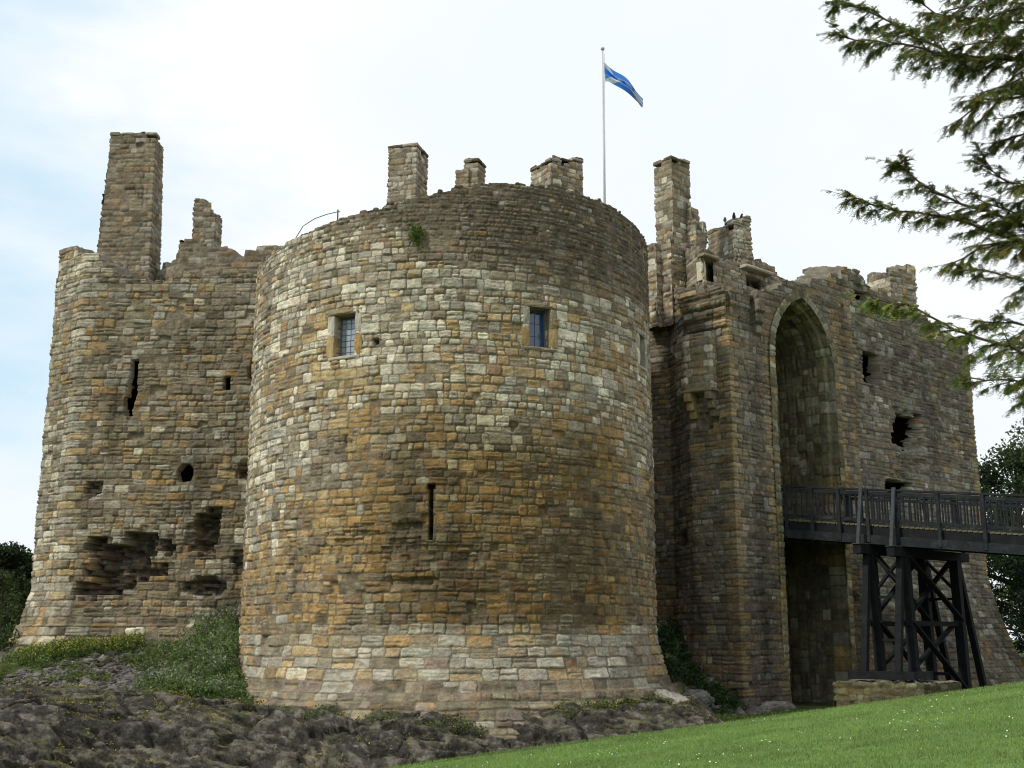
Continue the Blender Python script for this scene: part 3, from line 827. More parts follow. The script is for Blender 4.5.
# slab of ground courses inside the lower part of the opening, sloping and mossy
# box machicolation left of the quoined corner
bx = [(5.15, 36.0), (5.33, 35.42), (6.08, 34.82), (6.3, 35.0)]
B, NN, U, cor = poly_path(bx, .035)
gbox = masonry('garderobe', B, NN, U, np.arange(7.45, 9.6, .035), parent=gatehouse, seed=63, zone=simple_zone((.3, 2.2, .5, 3, .8, 0, .5, .6)), hf=lambda z: (.2, .3),
        topf=lambda u: np.interp(u, [0, .6, 1.4, 1.8], [9.7, 9.2, 9.35, 9.5]), thick=.5, down=.2, batter=lambda u, z: -.28 * ss(8.9, 9.8, z) , quoins=((cor[1], .5), (cor[2], .5)), quoin_pal=(1, 1, 3, 0), ragged=.05)
d_ = Vector((.78, -.625, 0)); n_ = Vector((-.625, -.78, 0))
sp = []
for k, x in enumerate((.12, .84)):
    for j, (o_, zz) in enumerate(((.05, 7.28), (-.12, 7.02), (-.28, 6.78))):
        sp.append((Vector((5.33, 35.42, zz)) + d_ * x + n_ * o_ - n_ * .25, d_, n_, .24, .25, .6, pal(3 if k else 7, .8)))
sp.append((Vector((5.33, 35.42, 7.44)) + d_ * .48 - n_ * .12, d_, n_, 1.15, .09, .5, pal(3)))
blocks_mesh('corbel', sp, gatehouse, 5)

# upper wall above the gate with its little window and the two chimneys
def up(t, o_): g_ = gp(t, 0, o_); return (g_.x, g_.y)
B, NN, U, cor = poly_path([(4.4, 38.5), (5.7, 37.3), up(.35, -1.15), up(7.2, -1.15)], .036)
uU = cor[2] - .35
masonry('upper_wall', B, NN, U, np.arange(10.86, 13.2, .036), parent=gatehouse, seed=64, hf=lambda z: (.13, .22), zone=MIDZ, thick=.6, down=1.6,
        topf=lambda u: np.interp(u - uU, [-9, -2.3, -.6, 0, .4, 2.6, 3.1, 3.5, 4.3, 5, 7.2], [11.6, 12.4, 12.6, 12.35, 12.2, 12.05, 12.1, 12.55, 12.3, 12.0, 12.2]),
        cav=[rect_cav(uU + .62, 11.55, .42, .7, .45), rect_cav(uU + 3.0, 11.65, .75, .35, .4)], ragged=.12)
# the lit inner face of the window: its splayed reveal stones
sp = [(gp(.46, 11.52, -1.32), GF, GN, .12, .62, .3, pal(0, .9)), (gp(3.0, 12.02, -1.1), GF, GN, 1.5, .1, .5, pal(1)), (gp(.62, 11.98, -1.13), GF, GN, .8, .1, .3, pal(3))]
for nm_, s_1 in zip(('window_jamb', 'coping_slab', 'window_lintel'), sp): blocks_mesh(nm_, [s_1], gatehouse, 9)
chimney((5.5, 37.85), .95, .78, fa, 10.0, 16.0, 36, zone=simple_zone((.4, 2.8, .2, 2.6, .8, .02, .6, .4)), label='tall narrow chimney above the recess beside the gatehouse', slope=.1, stones=(.18, .28))
def stub(pts, ztop, z0, seed, zone, thick=.4, name='buttress', ragged=.25):
    B_, N_, U_, c__ = poly_path(pts, .036, closed=True)
    return masonry(name, B_, N_, U_, np.arange(z0, ztop(0) + 3.0, .036), parent=gatehouse, seed=seed, hf=lambda z: (.14, .24), zone=zone, topf=lambda u: ztop(u) + 0 * u, thick=thick, down=.1, ragged=ragged, rough=1.6)
# ragged flank right of that chimney, stepping down, and the shoulder on its left
def rot_rect(c, w, d, r):
    ca, sa = math.cos(r), math.sin(r)
    return [(c[0] + x * ca - y * sa, c[1] + x * sa + y * ca) for x, y in ((-w / 2, -d / 2), (w / 2, -d / 2), (w / 2, d / 2), (-w / 2, d / 2))]
stub(rot_rect((6.0, 38.0), .42, .7, fa), lambda u: 14.4, 10, 71, MIDZ, .2)
stub(rot_rect((6.15, 37.9), .62, .8, fa), lambda u: 13.7, 10, 72, MIDZ, .3)
stub(rot_rect((5.35, 37.6), 1.3, 1.1, fa), lambda u: 13.0, 10, 73, MIDZ, .6)
stub(rot_rect((4.75, 37.35), .5, .6, fa), lambda u: 12.6, 10, 74, simple_zone((1, 3, .5, 2, .3, 0, .3, 1)), .25)
chimney((7.75, 39.7), .78, 1.45, math.radians(28), 10.5, 14.35, 37, zone=simple_zone((1.6, 3.4, .3, 1.6, .6, 0, .4, .5)), label='squat pale chimney with birds on its head', slope=.25, topnoise=.15, taper=.02)
stub(rot_rect((8.1, 39.6), 1.25, 1.35, math.radians(28)), lambda u: 12.9, 10.5, 75, MIDZ, .6)
stub(rot_rect((15.3, 45.4), 1.5, 1.3, math.radians(30)), lambda u: 14.15 + .3 * np.sin(np.asarray(u) * 1.7), 10.5, 76, simple_zone((1.2, 3.4, .2, 2.2, .4, 0, .5, .5)), .8)

# dark chambers behind the unglazed openings
def chamber(name, pts, z0, z1, parent):
    bm = bmesh.new()
    lo = [bm.verts.new((x, y, z0)) for x, y in pts]; hi = [bm.verts.new((x, y, z1)) for x, y in pts]; n_ = len(pts)
    bm.faces.new(lo); bm.faces.new(hi[::-1])
    for i in range(n_):
        if i == 0: continue                                # open towards the outer wall
        bm.faces.new((lo[i], lo[(i + 1) % n_], hi[(i + 1) % n_], hi[i]))
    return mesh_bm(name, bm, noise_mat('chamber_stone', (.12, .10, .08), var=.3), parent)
def up2(t, o_): g_ = gp(t, 0, o_); return (g_.x, g_.y)
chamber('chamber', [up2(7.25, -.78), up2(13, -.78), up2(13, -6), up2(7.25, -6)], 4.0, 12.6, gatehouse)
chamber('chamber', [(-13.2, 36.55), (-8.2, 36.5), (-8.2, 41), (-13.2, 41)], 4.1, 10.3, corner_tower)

# tower roof, and unseen wall-walk slabs added to block light leaks
def flat(name, pts, z, parent):
    bm = bmesh.new()
    for dz in (0, -.4):
        bm.faces.new([bm.verts.new((x, y, z + dz)) for x, y in (pts if dz == 0 else pts[::-1])])
    vs = bm.verts[:]; n_ = len(pts); bm.verts.ensure_lookup_table()
    cl = None
    lower = vs[n_:][::-1]
    for i in range(n_):
        bm.faces.new((vs[i], lower[i], lower[(i + 1) % n_], vs[(i + 1) % n_]))
    return mesh_bm(name, bm, noise_mat(name + '_stone', (.17, .15, .12), var=.3), parent)
flat('tower_roof', [(TC[0] + 5.2 * math.sin(a), TC[1] - 5.2 * math.cos(a)) for a in np.linspace(0, 2 * math.pi, 40, endpoint=False)], 10.4, castle)
flat('wall_walk_light_block', [(-14.6, 38.0), (-13.3, 36.8), (-6.5, 36.8), (-6.5, 46), (-15.4, 46)], 10.9, castle)
flat('wall_walk_light_block', [(5.9, 37.5), tuple(gp(.6, 0, -1.6))[:2], tuple(gp(15.3, 0, -1.6))[:2], tuple(gp(15.5, 0, -7))[:2], (1.5, 44)], 11.42, castle)

# ================================================================== GROUND
def lawn_z(X, Y):
    return -1.6 - .018 * Y + .13 * np.clip(X, -3, 40) + .035 * vn(X * .25, Y * .25, seed=301)
CREST = 22.0
def ground_z(X, Y):
    X = np.asarray(X, float); Y = np.asarray(Y, float)
    moat = -2.05 + .12 * fbm(X * .5, Y * .5, seed=302) - 1.6 * ss(1.5, -1.0, X) * ss(30, 28, Y)
    crest_z = lawn_z(X, np.full_like(X, CREST))
    fall = crest_z - 1.6 * ss(CREST, CREST + 4, Y) 
    z = np.where(Y < CREST, lawn_z(X, Y), np.maximum(fall, -3.4))
    z = z * (1 - ss(CREST + 2.5, CREST + 7.5, Y)) + moat * ss(CREST + 2.5, CREST + 7.5, Y)
    # far bank on which the bridge lands
    far = ss(12.5, 17, X) * ss(36, 30, Y)
    z = z * (1 - far) + np.maximum(z, .5) * far * 1 if False else z
    # earth piled in the recess between tower and gate
    md = ss(33.4, 37.4, Y + .5 * vn(X, Y, seed=306)) * ss(7.4, 4.8, X) * ss(2.0, 3.6, X)
    z = z + md * (2.6 + .25 * fbm(X * 1.6, Y * 1.6, seed=303))
    # bank against the corner tower
    b = ss(-5.2, -7.6, X)
    slope = -1.72 + (Y - 29.0) * .212 + .35 * ss(-11, -8, X) * ss(31, 35, Y) + .10 * fbm(X * .9, Y * .9, seed=304)
    slope = np.minimum(slope, .35 + .5 * ss(-11, -7.5, X)) - .10 * np.clip(-13.5 - X, 0, 6)
    bank = slope - 2.4 * ss(30.4, 28.6, Y)
    bank = np.maximum(bank, -3.4)
    k = b * ss(25.5, 27.5, Y)
    z = z * (1 - k) + bank * k
    z = z + 2.0 * ss(-14.9, -18.0, X) * ss(35.5, 40, Y) * ss(70, 50, Y) * (Y > 30) + .2 * vn(X * .9, Y * .9, seed=307) * ss(-14.9, -16, X) * ss(34, 36, Y)
    # land beyond the castle to the left and right
    z = np.where(Y > 40, z * (1 - ss(40, 52, Y)) + (-.6 + 1.9 * ss(-8, -30, X) + .5 * vn(X * .1, Y * .1, seed=305)) * ss(40, 52, Y), z)
    return z
def ground_col(X, Y, Z):
    n = fbm(X * .8, Y * .8, seed=310, octv=5); n2 = fbm(X * 3, Y * 3, seed=311, octv=4)
    grass = np.array((.07, .10, .028)); dry = np.array((.16, .15, .06)); grav = np.array((.115, .105, .095)); dirt = np.array((.09, .075, .05))
    c = grass + (dry - grass) * ss(-.1, .5, n)[..., None]
    bank = (ss(-5.5, -7.0, X) * ss(27, 28, Y) * ss(45, 40, Y))[..., None]
    g = (ss(-.25, .25, n + .55 * ss(-12.6, -9.5, X) * ss(-7.6, -8.8, X) * ss(36.5, 34.5, Y) * ss(30.4, 31.4, Y) - .12 + .5 * n2))[..., None]
    c = c * (1 - bank * g) + grav * (1 + .35 * n2[..., None]) * bank * g
    lf = (ss(-14.6, -15.6, X) * ss(33, 36, Y) * ss(75, 55, Y))[..., None]
    c = c * (1 - lf) + lf * (np.array((.075, .07, .05)) * (1 + .6 * n2[..., None]))
    dd = (ss(.0, .5, n2) * ss(24, 27, Y) * ss(45, 40, Y))[..., None] * .6
    return c * (1 - dd) + dirt * dd
def sheet(name, xs, ys, zf, mat, colf=None, disp=None):
    X, Y = np.meshgrid(xs, ys, indexing='ij'); Z = zf(X, Y)
    Vt = np.dstack([X, Y, Z])
    C = None if colf is None else np.clip(colf(X, Y, Z), .005, .8).reshape(-1, 3)
    if disp is not None: Vt = disp(Vt)
    nU, nV = X.shape; idx = np.arange(nU * nV).reshape(nU, nV)
    q = np.stack([idx[:-1, :-1], idx[1:, :-1], idx[1:, 1:], idx[:-1, 1:]], -1).reshape(-1, 4)
    return mesh_np(name, Vt.reshape(-1, 3), q, mat, None, colors=C)
def grade(a, b, step, far, g=1.25):
    """dense between a and b, growing steps out to +-far"""
    xs = list(np.arange(a, b, step)); s = step
    lo, hi = [], []
    x = a
    while x > -far: s *= g; x -= s; lo.append(x)
    s = step; x = xs[-1]
    while x < far: s *= g; x += s; hi.append(x)
    return np.array(lo[::-1] + xs + hi)
xs = grade(-20, 20, .16, 1500); ys = grade(CREST - .2, 46, .16, 1500)
ys = ys[ys > CREST + .3]
ys = np.concatenate([[-1500, -300, -40, 10, CREST - 2, CREST - .5], ys])
def base_z(X, Y):
    z = ground_z(X, Y)
    z = np.where(Y < CREST, lawn_z(np.clip(X, -20, 30), np.clip(Y, -10, 60)) - 1.2, z)
    return z
tag(sheet('ground', xs, ys, base_z, GROUND, ground_col), 'rough grass and earth floor of the moat', kind='structure')
xs = np.arange(-14, 24, .12); ys = np.arange(2, CREST + 2.3, .12)
tag(sheet('lawn', xs, ys, lambda X, Y: np.where(Y < CREST, lawn_z(X, Y), lawn_z(X, np.full_like(X, CREST)) - 1.6 * ss(CREST, CREST + 4, Y)) + .004 + .012 * fbm(X * 3, Y * 3, seed=320), LAWN), 'mown green lawn rising to the right', kind='structure')

# rock outcrop under the tower and the bank: a sheet draped over a broken scarp, roughened in all three directions
def facets(P, sc, seed):
    p = P / np.array(sc); ip = np.floor(p); best = np.full(P.shape[:-1], 9.0); sec = best.copy(); off = best * 0; tilt = best * 0
    for dx in (-1, 0, 1):
        for dy in (-1, 0, 1):
            for dz in (-1, 0, 1):
                c0, c1, c2 = ip[..., 0] + dx, ip[..., 1] + dy, ip[..., 2] + dz
                j = [_h(c0, c1, c2, seed + k) for k in range(3)]
                d = (c0 + j[0] - p[..., 0], c1 + j[1] - p[..., 1], c2 + j[2] - p[..., 2])
                q = np.sqrt(d[0] ** 2 + d[1] ** 2 + d[2] ** 2)
                m = q < best
                sec = np.where(m, best, np.minimum(sec, q)); best = np.where(m, q, best)
                off = np.where(m, _h(c0, c1, c2, seed + 7), off)
                tilt = np.where(m, d[0] * (_h(c0, c1, c2, seed + 8) - .5) + d[1] * (_h(c0, c1, c2, seed + 9) - .5) + d[2] * (_h(c0, c1, c2, seed + 10) - .5), tilt)
    return off - .5, tilt, sec - best
def rock_sheet():
    prof = np.array([(33.4, -4.4), (32.4, -2.0), (31.4, -1.62), (29.6, -1.64), (28.3, -1.74), (27.5, -2.15), (26.6, -3.0), (25.2, -4.2), (24.0, -5.0)])
    sl = np.concatenate([[0], np.cumsum(np.hypot(*(prof[1:] - prof[:-1]).T))])
    S = np.arange(0, sl[-1], .034); us = np.arange(-17.5, 6.4, .04)
    X, Sg = np.meshgrid(us, S, indexing='ij')
    Y = np.interp(Sg, sl, prof[:, 0]); Z = np.interp(Sg, sl, prof[:, 1])
    fore = ss(33, 28.5, Y)
    Y = Y + fore * (.9 * vn(X * .35, X * 0, seed=331) - 1.5 * ss(-8, -14, X) + .9 * ss(1.0, 4.5, X))
    Z = Z + (.25 * ss(-6, -12, X) + .14 * vn(X * .6, Sg * .6, seed=337)) * ss(31.5, 29.5, Y) + .30 * ss(-7, -12, X) * ss(28.5, 31, Y)
    # strata dip to the right and towards the viewer; blocks break off along them
    q = Z * 1.0 + .22 * X + .25 * vn(X * .35, Y * .5, Z * .6, seed=335)
    ld = (q / .21) % 1.0
    ledge = .24 * (ss(0, .25, ld) - ss(.55, 1.0, ld)) * (.5 + .8 * vn(X * .9, np.floor(q / .21) * 3.7, seed=336))
    k1 = 1 - 2 * np.abs(fbm(X * .38 + Z * .4, Y * .6, Z * .9, seed=332, octv=4, rough=.5))
    k2 = np.abs(fbm(X * 2.2 + Z * 2, Y * 2.2, Z * 3.0, seed=333, octv=4, rough=.65))
    wx = .18 * fbm(X * 1.5, Y * 1.5, Z * 1.5, seed=351, octv=3); dip = Z + .28 * X + wx
    PP = np.stack([X + wx, Y + wx, dip], -1)
    o1, t1, e1 = facets(PP, (1.6, .9, .28), 361); o2, t2, e2 = facets(PP, (.42, .30, .15), 371)
    fac = .20 * o1 + .22 * t1 - .10 * ss(.10, .0, e1) + .06 * o2 + .07 * t2 - .045 * ss(.12, .0, e2)
    d = .26 * (k1 - .45) + .55 * ledge + fac - .08 * k2 + .03 * fbm(X * 9, Y * 9, Z * 9, seed=334, octv=3)
    fade = ss(-17.5, -16, X) * ss(6.4, 4.6, X)
    Y2 = Y - d * .72 * fade; Z2 = Z + d * .70 * fade - 1.6 * (1 - fade)
    n = fbm(X * 1.2, Y * 1.2, Z * 1.2, seed=340, octv=5); n2 = fbm(X * 5 + Z * 4, Y * 5, Z * 9, seed=341, octv=4, rough=.6)
    a = np.array((.042, .037, .031)); b_ = np.array((.130, .115, .094)); m = np.array((.105, .11, .038)); o_ = np.array((.26, .20, .06))
    c = a + (b_ - a) * ss(-.02, .38, n2 + .25 * n + .5 * o2 + .35 * o1)[..., None]
    flat_ = ss(.4, 1.3, np.gradient(Z2, axis=1) * -0 + np.abs(np.gradient(Y2, axis=1)) / (np.abs(np.gradient(Z2, axis=1)) + .008))
    mm = (ss(.0, .3, n) * flat_)[..., None] * .6
    c = c * (1 - mm) + m * mm
    oo = (ss(.34, .48, fbm(X * 2.6, Y * 2.6, Z * 2, seed=342, octv=4)) * flat_)[..., None] * .55
    c = c * (1 - oo) + o_ * oo
    nU, nV = X.shape; idx = np.arange(nU * nV).reshape(nU, nV)
    qd = np.stack([idx[:-1, :-1], idx[:-1, 1:], idx[1:, 1:], idx[1:, :-1]], -1).reshape(-1, 4)
    Vt = np.dstack([X, Y2, Z2]).reshape(-1, 3)
    tag(mesh_np('rock_outcrop', Vt, qd, ROCK, None, colors=np.clip(c, .01, .6).reshape(-1, 3)), 'dark craggy bedrock below the tower', kind='structure')
    return Vt, flat_.ravel()
ROCKV, ROCKF = rock_sheet()

# ------------------------------------------------------------------ boulders and rocks
def boulder(name, loc, size, seed, rotz=0, tilt=0, label=None, cat='boulder', group=None, base=(.15, .14, .125)):
    rng = np.random.default_rng(seed)
    bm = bmesh.new(); bmesh.ops.create_icosphere(bm, subdivisions=5, radius=1)
    P = np.array([v.co[:] for v in bm.verts]); bmf = [[v.index for v in f_.verts] for f_ in bm.faces]; bm.free()
    P = np.sign(P) * np.abs(P) ** .75
    d = 1 + .30 * fbm(P[:, 0] * 1.6, P[:, 1] * 1.6, P[:, 2] * 1.6, seed=seed, octv=6, rough=.6) - .22 * np.abs(fbm(P[:, 0] * 3, P[:, 1] * 3, P[:, 2] * 5, seed=seed + 1, octv=4))
    n = fbm(P[:, 0] * 3, P[:, 1] * 3, P[:, 2] * 3, seed=seed + 4, octv=4)
    P = P * d[:, None] * np.array(size)
    R = np.array(Matrix.Rotation(rotz, 3, 'Z') @ Matrix.Rotation(tilt, 3, 'Y'))
    P = P @ R.T + np.array(loc)
    C = np.array(base) * (1 + .5 * n)[:, None]
    o = mesh_np(name, P, np.array(bmf), ROCK, None, colors=np.clip(C, .02, .7))
    return tag(o, label, cat, group)
boulder('boulder', (4.75, 30.9, -2.15), (1.35, .6, .42), 401, rotz=math.radians(-15), tilt=math.radians(33), label='pale slanting slab of rock leaning against the right foot of the round tower', base=(.25, .235, .205))
boulder('rock', (6.0, 35.6, -1.55), (.55, .6, .55), 402, label='pale rough rock at the foot of the recess beside the gatehouse', cat='rock')
boulder('rock', (5.2, 34.2, -1.75), (.5, .4, .35), 403, label='low grey rock in the shaded grass beside the round tower', cat='rock')
boulder('rock', (7.5, 34.5, -2.0), (.8, .3, .30), 404, rotz=fa, label='long low rock below the ochre corner of the gatehouse', cat='rock')

# scattered scree on the bank
def scatter_stones(name, n, region, seed, smin, smax, label):
    rng = np.random.default_rng(seed)
    ico = bmesh.new(); bmesh.ops.create_icosphere(ico, subdivisions=1, radius=1)
    P0 = np.array([v.co[:] for v in ico.verts]); F0 = np.array([[v.index for v in f_.verts] for f_ in ico.faces]); ico.free()
    X, Y = region(rng, n); n = len(X); Z = ground_z(X, Y)
    s = rng.uniform(smin, smax, n) * (1 + 1.2 * (rng.random(n) > .93))
    Vs, Fs, Cs = [], [], []
    J = 1 + .35 * rng.normal(size=(n, len(P0), 1))
    sc = s[:, None, None] * np.stack([rng.uniform(.7, 1.5, n), rng.uniform(.7, 1.2, n), rng.uniform(.35, .8, n)], 1)[:, None, :]
    Vt = P0[None] * J * sc + np.stack([X, Y, Z + s * .1], 1)[:, None, :]
    Ft = F0[None] + (np.arange(n) * len(P0))[:, None, None]
    C = (np.array((.125, .112, .10)) * (1 + .35 * rng.normal(size=(n, 1))))[:, None, :].repeat(len(P0), 1)
    o = mesh_np(name, Vt.reshape(-1, 3), Ft.reshape(-1, 3), ROCK, None, colors=np.clip(C, .03, .5).reshape(-1, 3), smooth=False)
    return tag(o, label, None, None, 'stuff')
def reg_bank(rng, n):
    X = rng.uniform(-13.6, -7.2, n); Y = rng.uniform(30.4, 35.4, n)
    k = fbm(X * .8, Y * .8, seed=310, octv=5) + .55 * ss(-13.2, -10.5, X) * ss(-7.6, -8.8, X) * ss(36.0, 34.5, Y) > -.05
    return X[k], Y[k]
o = scatter_stones('scree', 5200, reg_bank, 420, .025, .075, 'grey scree and gravel on the bank below the corner tower')
def reg_moat(rng, n): return rng.uniform(3.2, 7.0, n), rng.uniform(33.4, 38, n)
scatter_stones('rubble', 420, reg_moat, 421, .05, .16, 'loose rubble on the earth slope in the recess')

# ================================================================== FOOTBRIDGE
bridge = empty('footbridge', (11, 33.5, -1.5))
tag(bridge, 'black timber footbridge on trestle legs leading up to the gatehouse arch', 'bridge')
ba = math.radians(48)
BD = Vector((math.sin(ba), -math.cos(ba), 0)); BW = Vector((math.cos(fa), math.sin(fa), 0))   # along, across (towards the far rail)
P0 = Vector((8.46, 36.2, 0)) 
def zdeck(s): return 3.60 - .122 * s
def bp(s, w, dz): q = P0 + BD * s + BW * w; return Vector((q.x, q.y, zdeck(s) + dz))
S0, S1, WB = -2.0, 13.5, 3.1
posts = [-.55, .12, 0.98, 1.85, 2.75, 3.62, 4.85, 6.1, 7.35, 8.6, 9.85, 11.1, 12.35, 13.4]
def bm_part(name, fn, mat, parent=bridge, bevel=.006):
    bm = bmesh.new(); fn(bm); return mesh_bm(name, bm, mat, parent, bevel=bevel)
bm_part('deck', lambda bm: [bar(bm, bp(s, -.08, 0), bp(s, WB + .08, 0), .135, .05) for s in np.arange(S0, S1, .15)], DECK, bevel=0)
for w in (.02, WB * .5, WB - .02):
    bm_part('beam', lambda bm: bar(bm, bp(S0, w, -.20), bp(S1, w, -.20), .16, .32), TIMBER)
for w, sgn in ((-.12, -1), (WB + .12, 1)):
    bm_part('fascia_beam', lambda bm: bar(bm, bp(S0 if w > 0 else -.1, w, -.42), bp(S1, w, -.42), .12, .26), TIMBER_GREY)
    rail = bm_part('railing', lambda bm: (bar(bm, bp(-.3, w * 1.0, 1.04), bp(S1, w, 1.04), .14, .06), bar(bm, bp(-.3, w, .93), bp(S1, w, .93), .06, .10), bar(bm, bp(-.3, w, .14), bp(S1, w, .14), .06, .10)), TIMBER_GREY)
    rail['label'] = 'near side railing of the footbridge' if sgn < 0 else 'far side railing of the footbridge'
    for a, b in zip(posts, posts[1:]):
        n_ = max(2, int(round((b - a) / .19)))
        for i in range(1, n_):
            s = a + (b - a) * i / n_
            bm = bmesh.new(); bar(bm, bp(s, w, .18), bp(s, w, .90), .075, .03, up=BD); mesh_bm('baluster', bm, TIMBER_GREY, rail)
    for s in posts:
        bm = bmesh.new(); bar(bm, bp(s, w + .04 * sgn, -.5), bp(s, w + .04 * sgn, 1.03), .10, .10, up=BD); mesh_bm('rail_post', bm, TIMBER_GREY, rail, bevel=.006)
# trestle bents
def bend(s_):
    zc = zdeck(s_) - .72
    def q(w, z): v_ = P0 + BD * s_ + BW * w; return Vector((v_.x, v_.y, z))
    wn, wf_ = .12, WB - .1
    zb_n, zb_f = -.92, -1.95
    cap = bm_part('cap_beam', lambda bm: bar(bm, q(-.62, zc), q(WB + .62, zc), .24, .26), TIMBER)
    bm_part('trestle_post', lambda bm: bar(bm, q(wn, zc - .1), q(wn + .12, zb_n), .24, .24, up=BD), TIMBER)
    bm_part('trestle_post', lambda bm: bar(bm, q(wf_, zc - .1), q(wf_ + .12, zb_f), .26, .26, up=BD), TIMBER)
    bm_part('raking_leg', lambda bm: bar(bm, q(-.10, zc - .1), q(-.62, zb_n), .18, .18, up=BD), TIMBER)
    bm_part('raking_leg', lambda bm: bar(bm, q(WB + .05, zc - .15), q(WB + 1.25, zb_f), .18, .18, up=BD), TIMBER)
    def xs_(bm):
        for (z1_, z2_) in ((zc - .1, .55), (.5, -1.5)):
            bar(bm, q(wn, z1_) + BD * .1, q(wf_, z2_) + BD * .1, .07, .17, up=BD); bar(bm, q(wf_, z1_) - BD * .1, q(wn, max(z2_, zb_n)) - BD * .1, .07, .17, up=BD)
        bar(bm, q(wn - .2, .45), q(wf_ + .3, .45), .12, .14)
    bm_part('cross_brace', xs_, TIMBER)
    # struts steadying the handrail from the cap ends
    for w0, w1 in ((-.55, -.20), (WB + .55, WB + .20)):
        bm_part('rail_strut', lambda bm: bar(bm, q(w0, zc + .1), q(w1, zdeck(s_) + 1.12), .09, .10, up=BD), TIMBER_PALE)
    bm_part('cap_plate', lambda bm: bar(bm, q(-.66, zc + .145), q(-.2, zc + .145), .28, .03), TIMBER_PALE)
SB = (2.62, 3.62)
for s_ in SB: bend(s_)
def q2(s, w, z): v_ = P0 + BD * s + BW * w; return Vector((v_.x, v_.y, z))
for w, zb in ((.18, -.92), (WB - .02, -1.9)):
    a_, b_ = SB
    segs = [('side_brace', a_, 2.45, b_, 1.35), ('side_brace', b_, 2.45, a_, 1.35), ('tie_beam', a_, 1.2, b_, 1.2), ('tie_beam', a_, zb + .9, b_, zb + .9)]
    if w > 1: segs += [('side_brace', a_, zb + .8, b_, zb + .05), ('side_brace', b_, zb + .8, a_, zb + .05)]
    for nm, x0, z0_, x1, z1_ in segs:
        bm_part(nm, lambda bm: bar(bm, q2(x0, w, z0_), q2(x1, w, z1_), .12, .08), TIMBER)
for w in (-.62, .2):
    bm_part('sill_beam', lambda bm: bar(bm, q2(SB[0] - .45, w, -.98), q2(SB[1] + .5, w, -.98), .26, .22), TIMBER)
# masonry pier carrying the near legs
pp = [q2(SB[0] - .75, -1.0, 0), q2(SB[1] + .9, -1.0, 0), q2(SB[1] + .9, 1.1, 0), q2(SB[0] - .75, 1.1, 0)]
pp = [(v_.x, v_.y) for v_ in pp]
B, NN, U, cor = poly_path(pp, .035, closed=True)
pier = masonry('stone_pier', B, NN, U, np.arange(-2.9, -1.05, .035), parent=None, seed=81, zone=simple_zone((0, .8, .3, 3.0, 1.6, .1, .6, .1)), topf=lambda u: u * 0 - 1.16, thick=1.05, down=.05, ragged=.0,
               quoins=[(c_, .6) for c_ in cor[1:4]], quoin_pal=(3, 4, 6, 3), stain_shade=lambda u, z: np.ones(u.shape + (3,)) * np.array((.50, .56, .44)))
tag(pier, 'low mossy stone pier under the near legs of the footbridge', 'pier')
pp = [q2(SB[0] - .5, WB - .5, 0), q2(SB[1] + .5, WB - .5, 0), q2(SB[1] + .5, WB + 1.6, 0), q2(SB[0] - .5, WB + 1.6, 0)]
B, NN, U, cor = poly_path([(v_.x, v_.y) for v_ in pp], .06, closed=True)
tag(masonry('stone_pier', B, NN, U, np.arange(-3.0, -1.95, .06), parent=None, seed=82, zone=GREYZ, topf=lambda u: u * 0 - 2.05, thick=1.0, down=.05, ragged=0), 'sunken stone footing under the far legs of the footbridge', 'pier')
# abutment where the bridge lands, outside the frame on the right
pp = [q2(11.6, -.6, 0), q2(16, -.6, 0), q2(16, WB + .6, 0), q2(11.6, WB + .6, 0)]
B, NN, U, cor = poly_path([(v_.x, v_.y) for v_ in pp], .06, closed=True)
tag(masonry('bridge_abutment', B, NN, U, np.arange(-3.0, 1.7, .06), parent=None, seed=83, zone=GREYZ, topf=lambda u: u * 0 + 1.50, thick=2.0, down=.05, ragged=0), 'stone abutment carrying the outer end of the footbridge', 'abutment')

# ================================================================== FLAG, RAIL, BIRDS
fx, fy = 3.08, 37.2
fp = empty('flagpole', (fx, fy, 10.3)); tag(fp, 'thin white flagpole rising behind the rim of the round tower', 'flagpole')
bm = bmesh.new(); tube(bm, [(fx, fy, 10.4), (fx + .06, fy, 19.95)], [.042, .024], 10); mesh_bm('pole', bm, POLE, fp, smooth=True)
bm = bmesh.new(); bmesh.ops.create_uvsphere(bm, u_segments=12, v_segments=8, radius=.07, matrix=Matrix.Translation((fx + .06, fy, 20.0))); mesh_bm('finial', bm, POLE, fp, smooth=True)
bm = bmesh.new(); tube(bm, [(fx + .06, fy, 10.6), (fx + .07, fy, 15), (fx + .11, fy, 19.8)], .008, 5); mesh_bm('halyard', bm, POLE, fp)
bm = bmesh.new(); bar(bm, (fx + .03, fy, 11.6), (fx + .10, fy, 11.6), .03, .16); mesh_bm('cleat', bm, IRON, fp)
